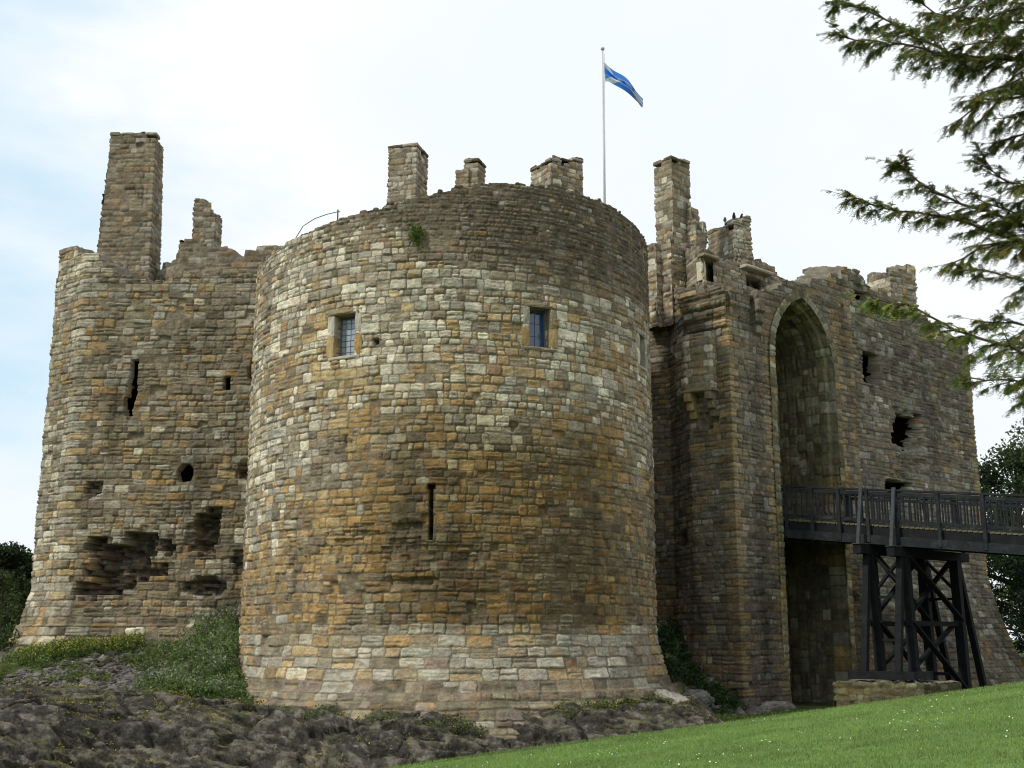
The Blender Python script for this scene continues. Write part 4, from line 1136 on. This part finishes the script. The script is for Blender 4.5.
# saltire: blue cloth, white diagonal cross, furled and drooping to the right
def flag_mat():
    m, N, K, Bs = new_mat('saltire_cloth')
    Bs.inputs['Roughness'].default_value = .75
    uv = N.new('ShaderNodeUVMap'); uv.uv_map = 'cloth'
    sp_ = N.new('ShaderNodeSeparateXYZ'); K.new(uv.outputs['UV'], sp_.inputs[0])
    def math_(op, a, b=None):
        x = N.new('ShaderNodeMath'); x.operation = op
        for i, v_ in enumerate((a, b)):
            if v_ is None: continue
            if isinstance(v_, (int, float)): x.inputs[i].default_value = v_
            else: K.new(v_, x.inputs[i])
        return x.outputs[0]
    d1 = math_('ABSOLUTE', math_('SUBTRACT', sp_.outputs['X'], sp_.outputs['Y']))
    d2 = math_('ABSOLUTE', math_('SUBTRACT', math_('ADD', sp_.outputs['X'], sp_.outputs['Y']), 1.0))
    mn = math_('MINIMUM', d1, d2); lt = math_('LESS_THAN', mn, .13)
    mx = N.new('ShaderNodeMix'); mx.data_type = 'RGBA'
    mx.inputs['A'].default_value = (.07, .30, .82, 1); mx.inputs['B'].default_value = (.75, .78, .82, 1)
    K.new(lt, mx.inputs['Factor']); K.new(mx.outputs['Result'], Bs.inputs['Base Color'])
    tr = N.new('ShaderNodeBsdfTranslucent'); K.new(mx.outputs['Result'], tr.inputs['Color'])
    ms = N.new('ShaderNodeMixShader'); ms.inputs[0].default_value = .4
    K.new(Bs.outputs[0], ms.inputs[1]); K.new(tr.outputs[0], ms.inputs[2]); K.new(ms.outputs[0], N['Material Output'].inputs['Surface'])
    return m
def flag():
    nu, nv = 60, 36; Vt = np.zeros((nu, nv, 3)); UVs = np.zeros((nu, nv, 2))
    for i in range(nu):
        u = i / (nu - 1)
        for j in range(nv):
            v = j / (nv - 1)
            hgt = .80 * (1 - .86 * u ** .5)                      # gathers towards the fly
            top = 19.50 - 1.42 * u ** 1.1 
            x = 1.32 * u + .05 * (1 - v) * (1 - u); y = .16 * math.sin(v * 16 + u * 3) * u ** .5 + .10 * math.sin(u * 8)
            z = top - hgt * (1 - v) + .03 * math.sin(u * 9 + v * 3) * u
            if u > .0: z -= .12 * u * math.sin(v * 9 + 1)
            Vt[i, j] = (fx + .09 + x, fy + y, z); UVs[i, j] = (u, v)
    idx = np.arange(nu * nv).reshape(nu, nv)
    q = np.stack([idx[:-1, :-1], idx[1:, :-1], idx[1:, 1:], idx[:-1, 1:]], -1).reshape(-1, 4)
    o = mesh_np('flag', Vt.reshape(-1, 3), q, flag_mat(), None)
    uvl = o.data.uv_layers.new(name='cloth')
    fl = UVs.reshape(-1, 2)[q.ravel()]; uvl.data.foreach_set('uv', fl.astype(np.float32).ravel())
    return tag(o, 'blue flag with a white diagonal cross blowing from the flagpole', 'flag')
flag()
# safety rail on the tower head
hr = empty('handrail', (-5.4, 31.2, 10.4)); tag(hr, 'thin curved metal handrail behind the left rim of the round tower', 'handrail')
bm = bmesh.new(); tube(bm, [(-6.2, 31.8, 11.15), (-5.92, 31.5, 11.45), (-5.56, 31.3, 11.6), (-5.2, 31.15, 11.67), (-4.87, 31.0, 11.69), (-4.8, 31.0, 11.69)], .012, 6); mesh_bm('rail', bm, IRON, hr, smooth=True)
bm = bmesh.new(); tube(bm, [(-4.87, 31.0, 10.4), (-4.87, 31.0, 11.75)], .02, 6); mesh_bm('post', bm, IRON, hr)
bm = bmesh.new(); tube(bm, [(-6.2, 31.8, 10.4), (-6.2, 31.8, 11.16)], .02, 6); mesh_bm('post', bm, IRON, hr)

def bird(loc, rz, label):
    bm = bmesh.new()
    # continuous lofted body from tail tip to beak, upright perching pose
    prof = [(-.17, .02, .008, .02), (-.10, .05, .02, .012), (-.03, .10, .045, .045), (.03, .15, .055, .06), (.06, .20, .045, .05), (.08, .235, .03, .032), (.095, .262, .034, .034), (.125, .275, .026, .026), (.15, .27, .008, .01), (.175, .263, .002, .003)]
    rings = []
    for x, z, ry, rz_ in [(a_, b_, c_ * 1.45, d_ * 1.45) for a_, b_, c_, d_ in prof]:
        rings.append([bm.verts.new((x, ry * math.cos(k * math.pi / 4), z + rz_ * math.sin(k * math.pi / 4))) for k in range(8)])
    for A_, B_ in zip(rings, rings[1:]):
        for k in range(8): bm.faces.new((A_[k], A_[(k + 1) % 8], B_[(k + 1) % 8], B_[k]))
    bm.faces.new(rings[0][::-1]); bm.faces.new(rings[-1])
    for s in (-1, 1): tube(bm, [(.02, .02 * s, .11), (.03, .022 * s, .0)], .006, 5)
    R = Matrix.Translation(loc) @ Matrix.Rotation(rz, 4, 'Z') @ Matrix.Scale(.8, 4)
    bmesh.ops.transform(bm, matrix=R, verts=bm.verts[:])
    o = mesh_bm('bird', bm, BIRD, None, smooth=True)
    return tag(o, label, 'bird', 'birds perched on the squat chimney')
def atpix(px, py, Y):
    F_ = 1172; p = math.radians(12.3); x = (px - 512) / F_; y = (384 - py) / F_
    r = (x, math.cos(p) - y * math.sin(p), math.sin(p) + y * math.cos(p)); k = Y / r[1]
    return Vector((r[0] * k, Y, r[2] * k))
bird(atpix(725, 223, 39.2), 1.3, 'small black bird standing alone on the left end of the squat chimney')
bird(atpix(734, 220, 39.0), -1.7, 'black bird perched on the corner of the squat chimney, middle of three')
bird(atpix(741, 221, 39.2), -1.2, 'black bird perched on the right edge of the squat chimney')

# ================================================================== VEGETATION
def leaf_cloud(name, P, size, cols, parent=None, seed=0, aspect=2.0, dirs=None, flatten=0.0, label=None):
    """n small folded leaf quads at points P; cols (n,3)"""
    rng = np.random.default_rng(seed); n = len(P)
    d = rng.normal(size=(n, 3)) if dirs is None else dirs + .35 * rng.normal(size=(n, 3))
    d[:, 2] *= (1 - flatten); d /= np.linalg.norm(d, axis=1)[:, None]
    r = rng.normal(size=(n, 3)); s = np.cross(d, r); s /= np.linalg.norm(s, axis=1)[:, None]
    sz = (size if np.isscalar(size) else size[:, None]) * rng.uniform(.7, 1.3, (n, 1))
    a = d * sz * .5; b = s * sz * .5 / aspect
    Vt = np.stack([P - a, P + b, P + a, P - b], 1)
    Fq = np.arange(n * 4).reshape(n, 4)
    C = np.repeat(cols[:, None, :], 4, 1)
    return mesh_np(name, Vt.reshape(-1, 3), Fq, LEAF, parent, colors=np.clip(C, .004, .9).reshape(-1, 3), smooth=False)
def green(rng, n, base, var=.25, warm=.12):
    b = np.array(base) * (1 + var * rng.normal(size=(n, 1))); b[:, 0] *= 1 + warm * rng.normal(size=n); return b

# --- background trees: trunk, limbs, and leaf clumps at limb ends
def tree(loc, h, w, base, seed, label, cat='tree', n_cl=60, lpc=260, leaf=.16, group='trees beyond the castle', low=.12, conical=False):
    rng = np.random.default_rng(seed); root = empty('tree', loc); tag(root, label, cat, group)
    L0 = Vector(loc); bm = bmesh.new()
    tube(bm, [L0 - Vector((0, 0, .3)), L0 + Vector((.1, 0, h * .3)), L0 + Vector((-.1, .1, h * .6)), L0 + Vector((0, 0, h * .92))], [w * .045, w * .036, w * .022, .02], 9)
    cl = []
    for k in range(n_cl):
        zf = low + (1 - low) * rng.random() ** .85
        rad = w * .5 * ((1.02 - zf) ** .7 if conical else math.sin(math.pi * min(.97, zf * .8 + .17)) ** .6) * rng.uniform(.45, 1.05)
        a = rng.uniform(0, 2 * math.pi); e = L0 + Vector((rad * math.cos(a), rad * math.sin(a), h * zf))
        cl.append(e); st = L0 + Vector((0, 0, h * zf * .75))
        tube(bm, [st, (st + e) / 2 + Vector((0, 0, .1)), e], [.05, .035, .012], 5)
    mesh_bm('trunk', bm, BARK, root)
    C = np.array([c_[:] for c_ in cl]); P = []
    for c_ in C:
        r = w * rng.uniform(.07, .15); q = rng.normal(size=(lpc, 3)); q /= np.linalg.norm(q, axis=1)[:, None]
        P.append(c_ + q * (rng.random((lpc, 1)) ** .45) * np.array((r * 1.25, r * 1.25, r * .75)))
    P = np.vstack(P); tone = np.repeat(1 + .28 * rng.normal(size=(n_cl, 1)), lpc, 0)
    leaf_cloud('crown', P, leaf, green(rng, len(P), base) * tone, root, seed)
    return root
gz = lambda x, y: float(ground_z(np.array([x]), np.array([y]))[0])
T = [((23.4, 54, 0), 9.4, 7.0, (.035, .06, .018), 'tall dark broadleaf tree just right of the gatehouse wall'),
     ((27.5, 58, 0), 11.0, 8.0, (.055, .085, .022), 'yellow green tree at the right edge behind the footbridge'),
     ((24.2, 50, 0), 6.0, 6.0, (.03, .05, .018), 'low shadowed tree seen under the footbridge beside the gatehouse foot'),
     ((-25.5, 56, 0), 3.2, 6.0, (.03, .052, .02), 'dark round tree left of the corner tower'),
     ((-20.6, 47, 0), 2.6, 4.2, (.05, .075, .018), 'yellow green bushy tree tucked against the left side of the corner tower')]
T += [((-18.6, 42.6, 0), 1.6, 2.8, (.028, .045, .015), 'low dark shrub on the rocky slope touching the left edge of the corner tower'),
      ((22.0, 47.5, 0), 4.2, 4.6, (.04, .06, .02), 'dark bush filling the gap behind the foot of the gatehouse batter'),
      ((26.0, 49.0, 0), 3.6, 5.0, (.035, .055, .02), 'wide low bush behind the outer end of the footbridge')]
for k, (l, h, w, b, lab) in enumerate(T):
    l = (l[0], l[1], gz(l[0], l[1])); tree(l, h, w, b, 500 + k, lab, n_cl=70 if h > 5.5 else 45, lpc=240, leaf=.2 if h > 5.5 else .14)

# --- weeds on the bank, ferns in the recess (nobody could count these)
def weeds(name, region, n, hmax, base, seed, label, leaf=.055, flowers=0, fcol=(.30, .24, .32), per=26):
    rng = np.random.default_rng(seed); res = region(rng, n); X, Y, H = res[:3]; n = len(X)
    Z = res[3] if len(res) > 3 else ground_z(X, Y)
    H = H * hmax * rng.uniform(.5, 1.1, n)
    lean = rng.normal(size=(n, 2)) * .18
    t = rng.random((n, per)) ** .8
    Px = X[:, None] + lean[:, :1] * t * H[:, None] + rng.normal(size=(n, per)) * .045
    Py = Y[:, None] + lean[:, 1:] * t * H[:, None] + rng.normal(size=(n, per)) * .045
    Pz = Z[:, None] + t * H[:, None] + .01
    P = np.stack([Px, Py, Pz], -1).reshape(-1, 3)
    tone = np.repeat(1 + .3 * rng.normal(size=(n, 1)), per, 0)
    C = green(rng, len(P), base, .2, .15) * tone
    dirs = np.tile(np.array((0, 0, .5)), (len(P), 1)) + rng.normal(size=(len(P), 3)) * .6
    if flowers:
        k = rng.random(len(P)) < flowers * (t.reshape(-1) > .75); C[k] = np.array(fcol) * (1 + .2 * rng.normal(size=(k.sum(), 1)))
    o = leaf_cloud(name, P, leaf, C, None, seed, aspect=2.2, dirs=dirs)
    return tag(o, label, None, None, 'stuff')
def reg_nettle(rng, n):
    X = rng.normal(-8.0, .95, n); Y = rng.uniform(30.3, 35.7, n); X = X + (33 - Y) * .06
    k = (X > -10.0 + .8 * vn(Y, X * 0, seed=613)) & (X < -6.2) & (np.hypot(X + 1.8, Y - 35) > 6.15); H = np.ones(n) * (.6 + .6 * ss(31, 35, Y)) * (.6 + .8 * (vn(X, Y, seed=601) > -.1))
    return X[k], Y[k], H[k]
weeds('nettles', reg_nettle, 1700, .58, (.145, .205, .065), 602, 'dense nettles and thistles on the bank beside the round tower', leaf=.075, flowers=.15, fcol=(.36, .33, .36))
def reg_edge(rng, n):
    X = rng.uniform(-14.6, -5.8, n); Y = rng.uniform(29.0, 35.8, n)
    m = fbm(X * .7, Y * .9, seed=603, octv=3); k = (m > .12) | (Y < 30.8) & (m > -.1) | (Y > 35.1)
    return X[k], Y[k], np.ones(k.sum())
weeds('bank_grass', reg_edge, 3400, .26, (.12, .15, .04), 604, 'tufts of grass and herbs over the bank below the corner tower', leaf=.07, per=16)
def reg_yel(rng, n):
    X = rng.uniform(-13.9, -11.0, n); Y = 34.0 + (X + 14) * .55 + rng.normal(size=n) * .35
    return X, Y, np.ones(n)
weeds('ragwort', reg_yel, 420, .5, (.12, .17, .04), 605, 'pale green herbs along the foot of the corner tower', leaf=.07, flowers=.25, fcol=(.5, .42, .06))
def reg_recess(rng, n):
    X = rng.uniform(3.6, 6.4, n); Y = rng.uniform(33.6, 37.2, n); k = fbm(X, Y, seed=606, octv=3) > -.25
    return X[k], Y[k], np.ones(k.sum())
weeds('ferns', reg_recess, 1500, .36, (.04, .075, .022), 607, 'dark ferns and weeds on the slope in the recess', leaf=.08)
def on_rock(rng, n, sel):
    V_ = ROCKV[sel]; P_ = V_[rng.integers(0, len(V_), n)]
    k = fbm(P_[:, 0] * 1.1, P_[:, 1] * 1.1, seed=608, octv=3) > .08
    return P_[k, 0], P_[k, 1], np.ones(k.sum()), P_[k, 2] - .02
rr2 = np.hypot(ROCKV[:, 0] - TC[0], ROCKV[:, 1] - TC[1])
weeds('footing_weeds', lambda rng, n: on_rock(rng, n, (rr2 > TR + .9) & (rr2 < TR + 1.6) & (ROCKV[:, 2] > -2.2)), 900, .2, (.10, .13, .035), 609, 'small weeds along the foot of the round tower', leaf=.06, per=14)
weeds('rock_plants', lambda rng, n: on_rock(rng, n, (ROCKF > .6) & (ROCKV[:, 2] > -3.0) & (ROCKV[:, 1] < 31)), 3200, .12, (.15, .145, .04), 611, 'yellowish stonecrop and grass growing in cracks of the bedrock', leaf=.05, per=10, flowers=.3, fcol=(.5, .40, .05))
def reg_moatgrass(rng, n): return rng.uniform(4, 12, n), rng.uniform(31.0, 34.5, n), np.ones(n)
weeds('moat_grass', reg_moatgrass, 6000, .09, (.07, .11, .025), 612, 'short shaded grass on the moat floor before the gatehouse', leaf=.06, per=6)

weeds('slope_scrub', lambda rng, n: (rng.uniform(-25, -14.8, n), rng.uniform(36, 46, n), np.ones(n)), 3000, .55, (.055, .08, .025), 614, 'scrubby undergrowth on the rocky slope left of the castle', leaf=.11)
# tuft growing out of the tower wall
rng = np.random.default_rng(620)
c_ = np.array(tower_point(-6.5, 10.28, .06)[:]); P = c_ + rng.normal(size=(500, 3)) * np.array((.10, .06, .15))
tag(leaf_cloud('wall_plant', P, .07, green(rng, 500, (.10, .16, .03)), None, 620), 'small green plant sprouting from the head of the round tower', 'plant')

# --- lawn blades near the crest and daisies
rng = np.random.default_rng(630)
n = 190000
Y = 9.5 + 13.1 * rng.random(n) ** .8; X = rng.uniform(-.22, .50, n) * Y
Zl = lawn_z(X, Y)
hgt = rng.uniform(.018, .045, n); a = rng.uniform(0, math.pi, n); wd = .006
ax = np.stack([np.cos(a) * wd, np.sin(a) * wd, 0 * a], 1); B0 = np.stack([X, Y, Zl], 1); tip = B0 + np.stack([rng.normal(size=n) * .012, rng.normal(size=n) * .012, hgt], 1)
Vt = np.stack([B0 - ax, B0 + ax, tip], 1); gt = (1 + .30 * fbm(X * .5, Y * .9, seed=633, octv=4) + .12 * vn(X * 3, Y * 3, seed=634))[:, None]; Cc = np.repeat((green(rng, n, (.19, .28, .075), .2, .14) * gt)[:, None, :], 3, 1)
tag(mesh_np('grass_blades', Vt.reshape(-1, 3), np.arange(n * 3).reshape(n, 3), LEAF, None, colors=np.clip(Cc, .01, .9).reshape(-1, 3), smooth=False), 'short blades of the mown lawn', kind='stuff')
n = 420
Y = 13.5 + 8.2 * rng.random(n) ** .7; X = rng.uniform(-.12, .48, n) * Y
k = fbm(X * .6, Y * .6, seed=631, octv=3) > -.15; X, Y = X[k], Y[k]; n = len(X)
Vt, Fq = [], []
for i in range(n):
    r = rng.uniform(.006, .011); z = float(lawn_z(X[i:i + 1], Y[i:i + 1])[0]) + .03
    t_ = rng.uniform(-.5, .5, 2); b_ = len(Vt)
    for k_ in range(6):
        c__, s__ = math.cos(k_ * math.pi / 3), math.sin(k_ * math.pi / 3)
        Vt.append((X[i] + r * c__, Y[i] + r * s__, z + r * (c__ * t_[0] + s__ * (t_[1] + .5))))
    Fq.append(list(range(b_, b_ + 6)))
tag(mesh_np('daisies', Vt, np.array(Fq), DAISY, None, smooth=False), 'tiny white daisies scattered over the lawn', kind='stuff')

# --- the yew whose boughs hang in from the right
yew = empty('yew_tree', (8.9, 9.2, -1.0)); tag(yew, 'dark green yew tree reaching its drooping boughs into the top right corner', 'tree')
rng = np.random.default_rng(700)
wood = bmesh.new(); shoots_p, shoots_d, shoots_l, shoot_tone = [], [], [], []
def add_shoot(p, d, l, tone): shoots_p.append(p); shoots_d.append(d); shoots_l.append(l); shoot_tone.append(tone)
def sub_branch(p0, d0, length, r0, level, droop, tone):
    n_ = max(2, int(length / .075)); pts = [p0]; d = d0.normalized()
    for k in range(n_):
        d = (d + Vector(rng.normal(size=3)) * .10 + Vector((0, 0, -droop))).normalized(); pts.append(pts[-1] + d * (length / n_))
    tube(wood, pts, [min(r0, .008) * (1 - .8 * k / n_) for k in range(n_ + 1)], 5)
    for k in range(1, n_ + 1):
        dd = (pts[k] - pts[k - 1]).normalized(); side = dd.cross(Vector((0, 0, 1)))
        if side.length < .1: side = Vector((0, 1, 0))
        side.normalize()
        if level > 0:
            for s in (-1, 1):
                if rng.random() < .85:
                    q = (dd * .75 + side * s * .7 + Vector((0, 0, rng.uniform(-.45, .10)))).normalized()
                    sub_branch(pts[k], q, length * rng.uniform(.25, .45) * (1.15 - .6 * k / n_), r0 * .45, level - 1, droop * 1.2, tone)
        for s in (-1, 1):
            for _ in range(1 if level else (2 if rng.random() < .55 else 1)):
                q = (dd * .8 + side * s * .6 + Vector((0, 0, rng.uniform(-.6, .15)))).normalized()
                add_shoot(pts[k] - dd * rng.uniform(0, .06), q, rng.uniform(.03, .065), tone)
    add_shoot(pts[-1], d, .08, tone)
def bough(pix, r0, level=1, droop=.04, tone=1.0, tw=.34, every=.10, side_up=.0):
    """pix: (px, py, Y) stations of a real bough"""
    st = [atpix(*q) for q in pix]; pts = []
    for a, b in zip(st, st[1:]):
        m = max(2, int((b - a).length / .09))
        pts += [a.lerp(b, i / m) + Vector(rng.normal(size=3)) * .008 for i in range(m)]
    pts.append(st[-1]); n_ = len(pts)
    tube(wood, pts, [r0 * .5 * (1 - .9 * k / n_) + .003 for k in range(n_)], 6)
    for k in range(1, n_):
        dd = (pts[k] - pts[k - 1]).normalized(); side = dd.cross(Vector((0, 0, 1))).normalized()
        taper = min(1.0, .35 + 1.1 * (1 - k / n_))
        for s in (-1, 1):
            if rng.random() < .88:
                q = (dd * .8 + side * s * rng.uniform(.15, .6) + Vector((0, 0, rng.uniform(-.75, .30 + side_up)))).normalized()
                sub_branch(pts[k], q, tw * taper * rng.uniform(.6, 1.2), r0 * .28, level, droop, tone)
        for _ in range(3):
            q = (dd * .7 + side * rng.uniform(-.5, .5) + Vector((0, 0, rng.uniform(-.9, .6)))).normalized(); add_shoot(pts[k], q, .07, tone)
    sub_branch(pts[-1], (pts[-1] - pts[-2]), .2, .004, 0, droop, tone)
# upper mass
bough([(1130, 45, 9.0), (1024, 60, 8.8), (960, 58, 8.7), (915, 48, 8.6), (876, 42, 8.6), (848, 38, 8.5)], .035, tw=.36)
bough([(1024, 60, 8.8), (950, 55, 8.8), (905, 30, 8.9), (870, 12, 9.0), (842, 2, 9.0)], .028, tw=.30)
bough([(1130, 20, 9.4), (1000, 22, 9.3), (935, 14, 9.3), (905, -12, 9.3)], .03, tw=.34)
bough([(1130, 100, 8.6), (1040, 95, 8.6), (985, 100, 8.6), (962, 118, 8.6)], .03, tw=.34, tone=.9)
bough([(1130, -20, 9.0), (1050, -10, 9.0), (985, -5, 9.0), (950, 10, 9.0)], .03, tw=.4, tone=.85)
bough([(1140, 120, 8.9), (1050, 125, 8.9), (1005, 140, 8.9)], .03, tw=.36, tone=.85)
# middle bough pair
bough([(1130, 270, 9.2), (1024, 245, 9.1), (975, 225, 9.0), (940, 215, 8.9), (900, 212, 8.8), (870, 203, 8.8), (856, 198, 8.8)], .03, tw=.22)
bough([(1080, 250, 9.2), (1000, 215, 9.2), (950, 200, 9.1), (925, 185, 9.0), (910, 172, 9.0), (900, 165, 9.0)], .026, tw=.24)
bough([(1130, 215, 9.0), (1040, 195, 9.0), (1000, 178, 8.9), (985, 160, 8.9)], .026, tw=.36, tone=1.05)
bough([(1130, 245, 8.8), (1040, 240, 8.8), (985, 245, 8.8), (955, 262, 8.8)], .026, tw=.30, tone=1.0)
bough([(1130, 300, 8.6), (1030, 282, 8.6), (985, 270, 8.7)], .026, tw=.34, tone=.9)
# lower bough, nearer and yellower
bough([(1130, 360, 7.6), (1024, 352, 7.6), (970, 335, 7.6), (930, 318, 7.6), (905, 305, 7.6), (880, 300, 7.6)], .022, tw=.24, tone=1.35, droop=.09)
bough([(1120, 330, 8.6), (1024, 325, 8.6), (985, 322, 8.6)], .022, tw=.30, tone=1.0)
bough([(1130, 395, 8.8), (1040, 385, 8.8), (1000, 380, 8.8), (972, 378, 8.8)], .022, tw=.26, tone=.95)
for st_ in ([(1140, 60, 8.4), (1060, 70, 8.4), (1010, 82, 8.4), (985, 92, 8.4)], [(1140, 10, 8.7), (1060, 30, 8.7), (1000, 40, 8.6), (965, 45, 8.5)], 
            [(1140, 185, 8.6), (1070, 200, 8.6), (1015, 215, 8.6), (980, 200, 8.6)], [(1140, 90, 9.2), (1060, 108, 9.2), (1005, 118, 9.2)],
            [(1140, 350, 8.9), (1070, 345, 8.9), (1005, 350, 8.9)], [(1140, 235, 8.4), (1080, 232, 8.4), (1030, 240, 8.4), (1000, 250, 8.4)], [(1140, 170, 8.3), (1070, 172, 8.3), (1030, 180, 8.3)], [(1140, 385, 8.5), (1080, 380, 8.5), (1025, 378, 8.5)], [(1140, 120, 8.2), (1080, 130, 8.2), (1035, 138, 8.2)], [(1130, 0, 8.3), (1060, 5, 8.3), (1005, 12, 8.3), (975, 25, 8.3)]):
    bough(st_, .02, tw=.30, tone=float(rng.uniform(.8, 1.15)))
# trunk and the rest of the crown outside the frame
tube(wood, [(8.9, 9.2, -1.4), (8.8, 9.1, 1.5), (8.95, 9.3, 5), (8.9, 9.2, 10)], [.42, .33, .24, .05], 12)
for yy, zz in ((9.0, 4.6), (8.8, 4.0), (9.4, 4.9), (8.6, 3.9), (9.2, 3.2), (9.1, 2.9), (7.6, 2.6), (8.8, 2.4)):
    tube(wood, [(8.9, 9.2, zz - .3), (5.6, yy, zz - .05)], [.08, .03], 6)
for k in range(46):
    a = rng.uniform(-1.3, 3.0); zz = rng.uniform(2.0, 10.5); R_ = (1 - (zz - 2) / 10.5) * 3.0 + .5
    s0 = Vector((8.9, 9.2, zz)); d = Vector((math.cos(a), math.sin(a) * .8, .05))
    if s0.x + d.x * R_ < 7.2 and zz < 7: continue
    sub_branch(s0, d, R_, .035, 1, .02, .9)
mesh_bm('trunk', wood, BARK, yew)
SP = np.array([p[:] for p in shoots_p]); SD = np.array([d[:] for d in shoots_d]); SL = np.array(shoots_l); ST = np.array(shoot_tone)
ns = len(SP); npn = 12
tpos = np.linspace(.05, 1, npn)[None, :]
C0_ = SP[:, None, :] + SD[:, None, :] * (SL[:, None] * tpos)[..., None]
C0_ += np.array((0, 0, -1.0)) * (SL[:, None] * tpos ** 2 * .25)[..., None]
upv = rng.normal(size=(ns, 3)) * .3 + np.array((0, 0, 1.0)); sv = np.cross(SD, upv); sv /= np.linalg.norm(sv, axis=1)[:, None]
sgn = np.where(np.arange(npn) % 2 == 0, 1, -1)[None, :, None]
nd = sv[:, None, :] * sgn * .8 + SD[:, None, :] * .65 + rng.normal(size=(ns, npn, 3)) * .15
nl = .0175 * rng.uniform(.8, 1.2, (ns, npn, 1)); wv = SD[:, None, :] * .0042
A_ = C0_ - wv; B_ = C0_ + wv; D_ = C0_ + nd * nl
Vt = np.stack([A_, B_, D_ + wv * .6, D_ - wv * .6], 2).reshape(-1, 3)
base = green(rng, ns, (.15, .178, .048), .30, .18) * ST[:, None]
warm = rng.random(ns) < .10; base[warm] = base[warm] * np.array((1.9, 1.25, .9))
Cc = np.repeat(np.repeat(base[:, None, :], npn, 1)[:, :, None, :], 4, 2).reshape(-1, 3)
mesh_np('foliage', Vt, np.arange(len(Vt)).reshape(-1, 4), LEAF, yew, colors=np.clip(Cc, .004, .5), smooth=False)
print('shoots', ns)

scene.cycles.use_denoising = True
scene.cycles.max_bounces = 6
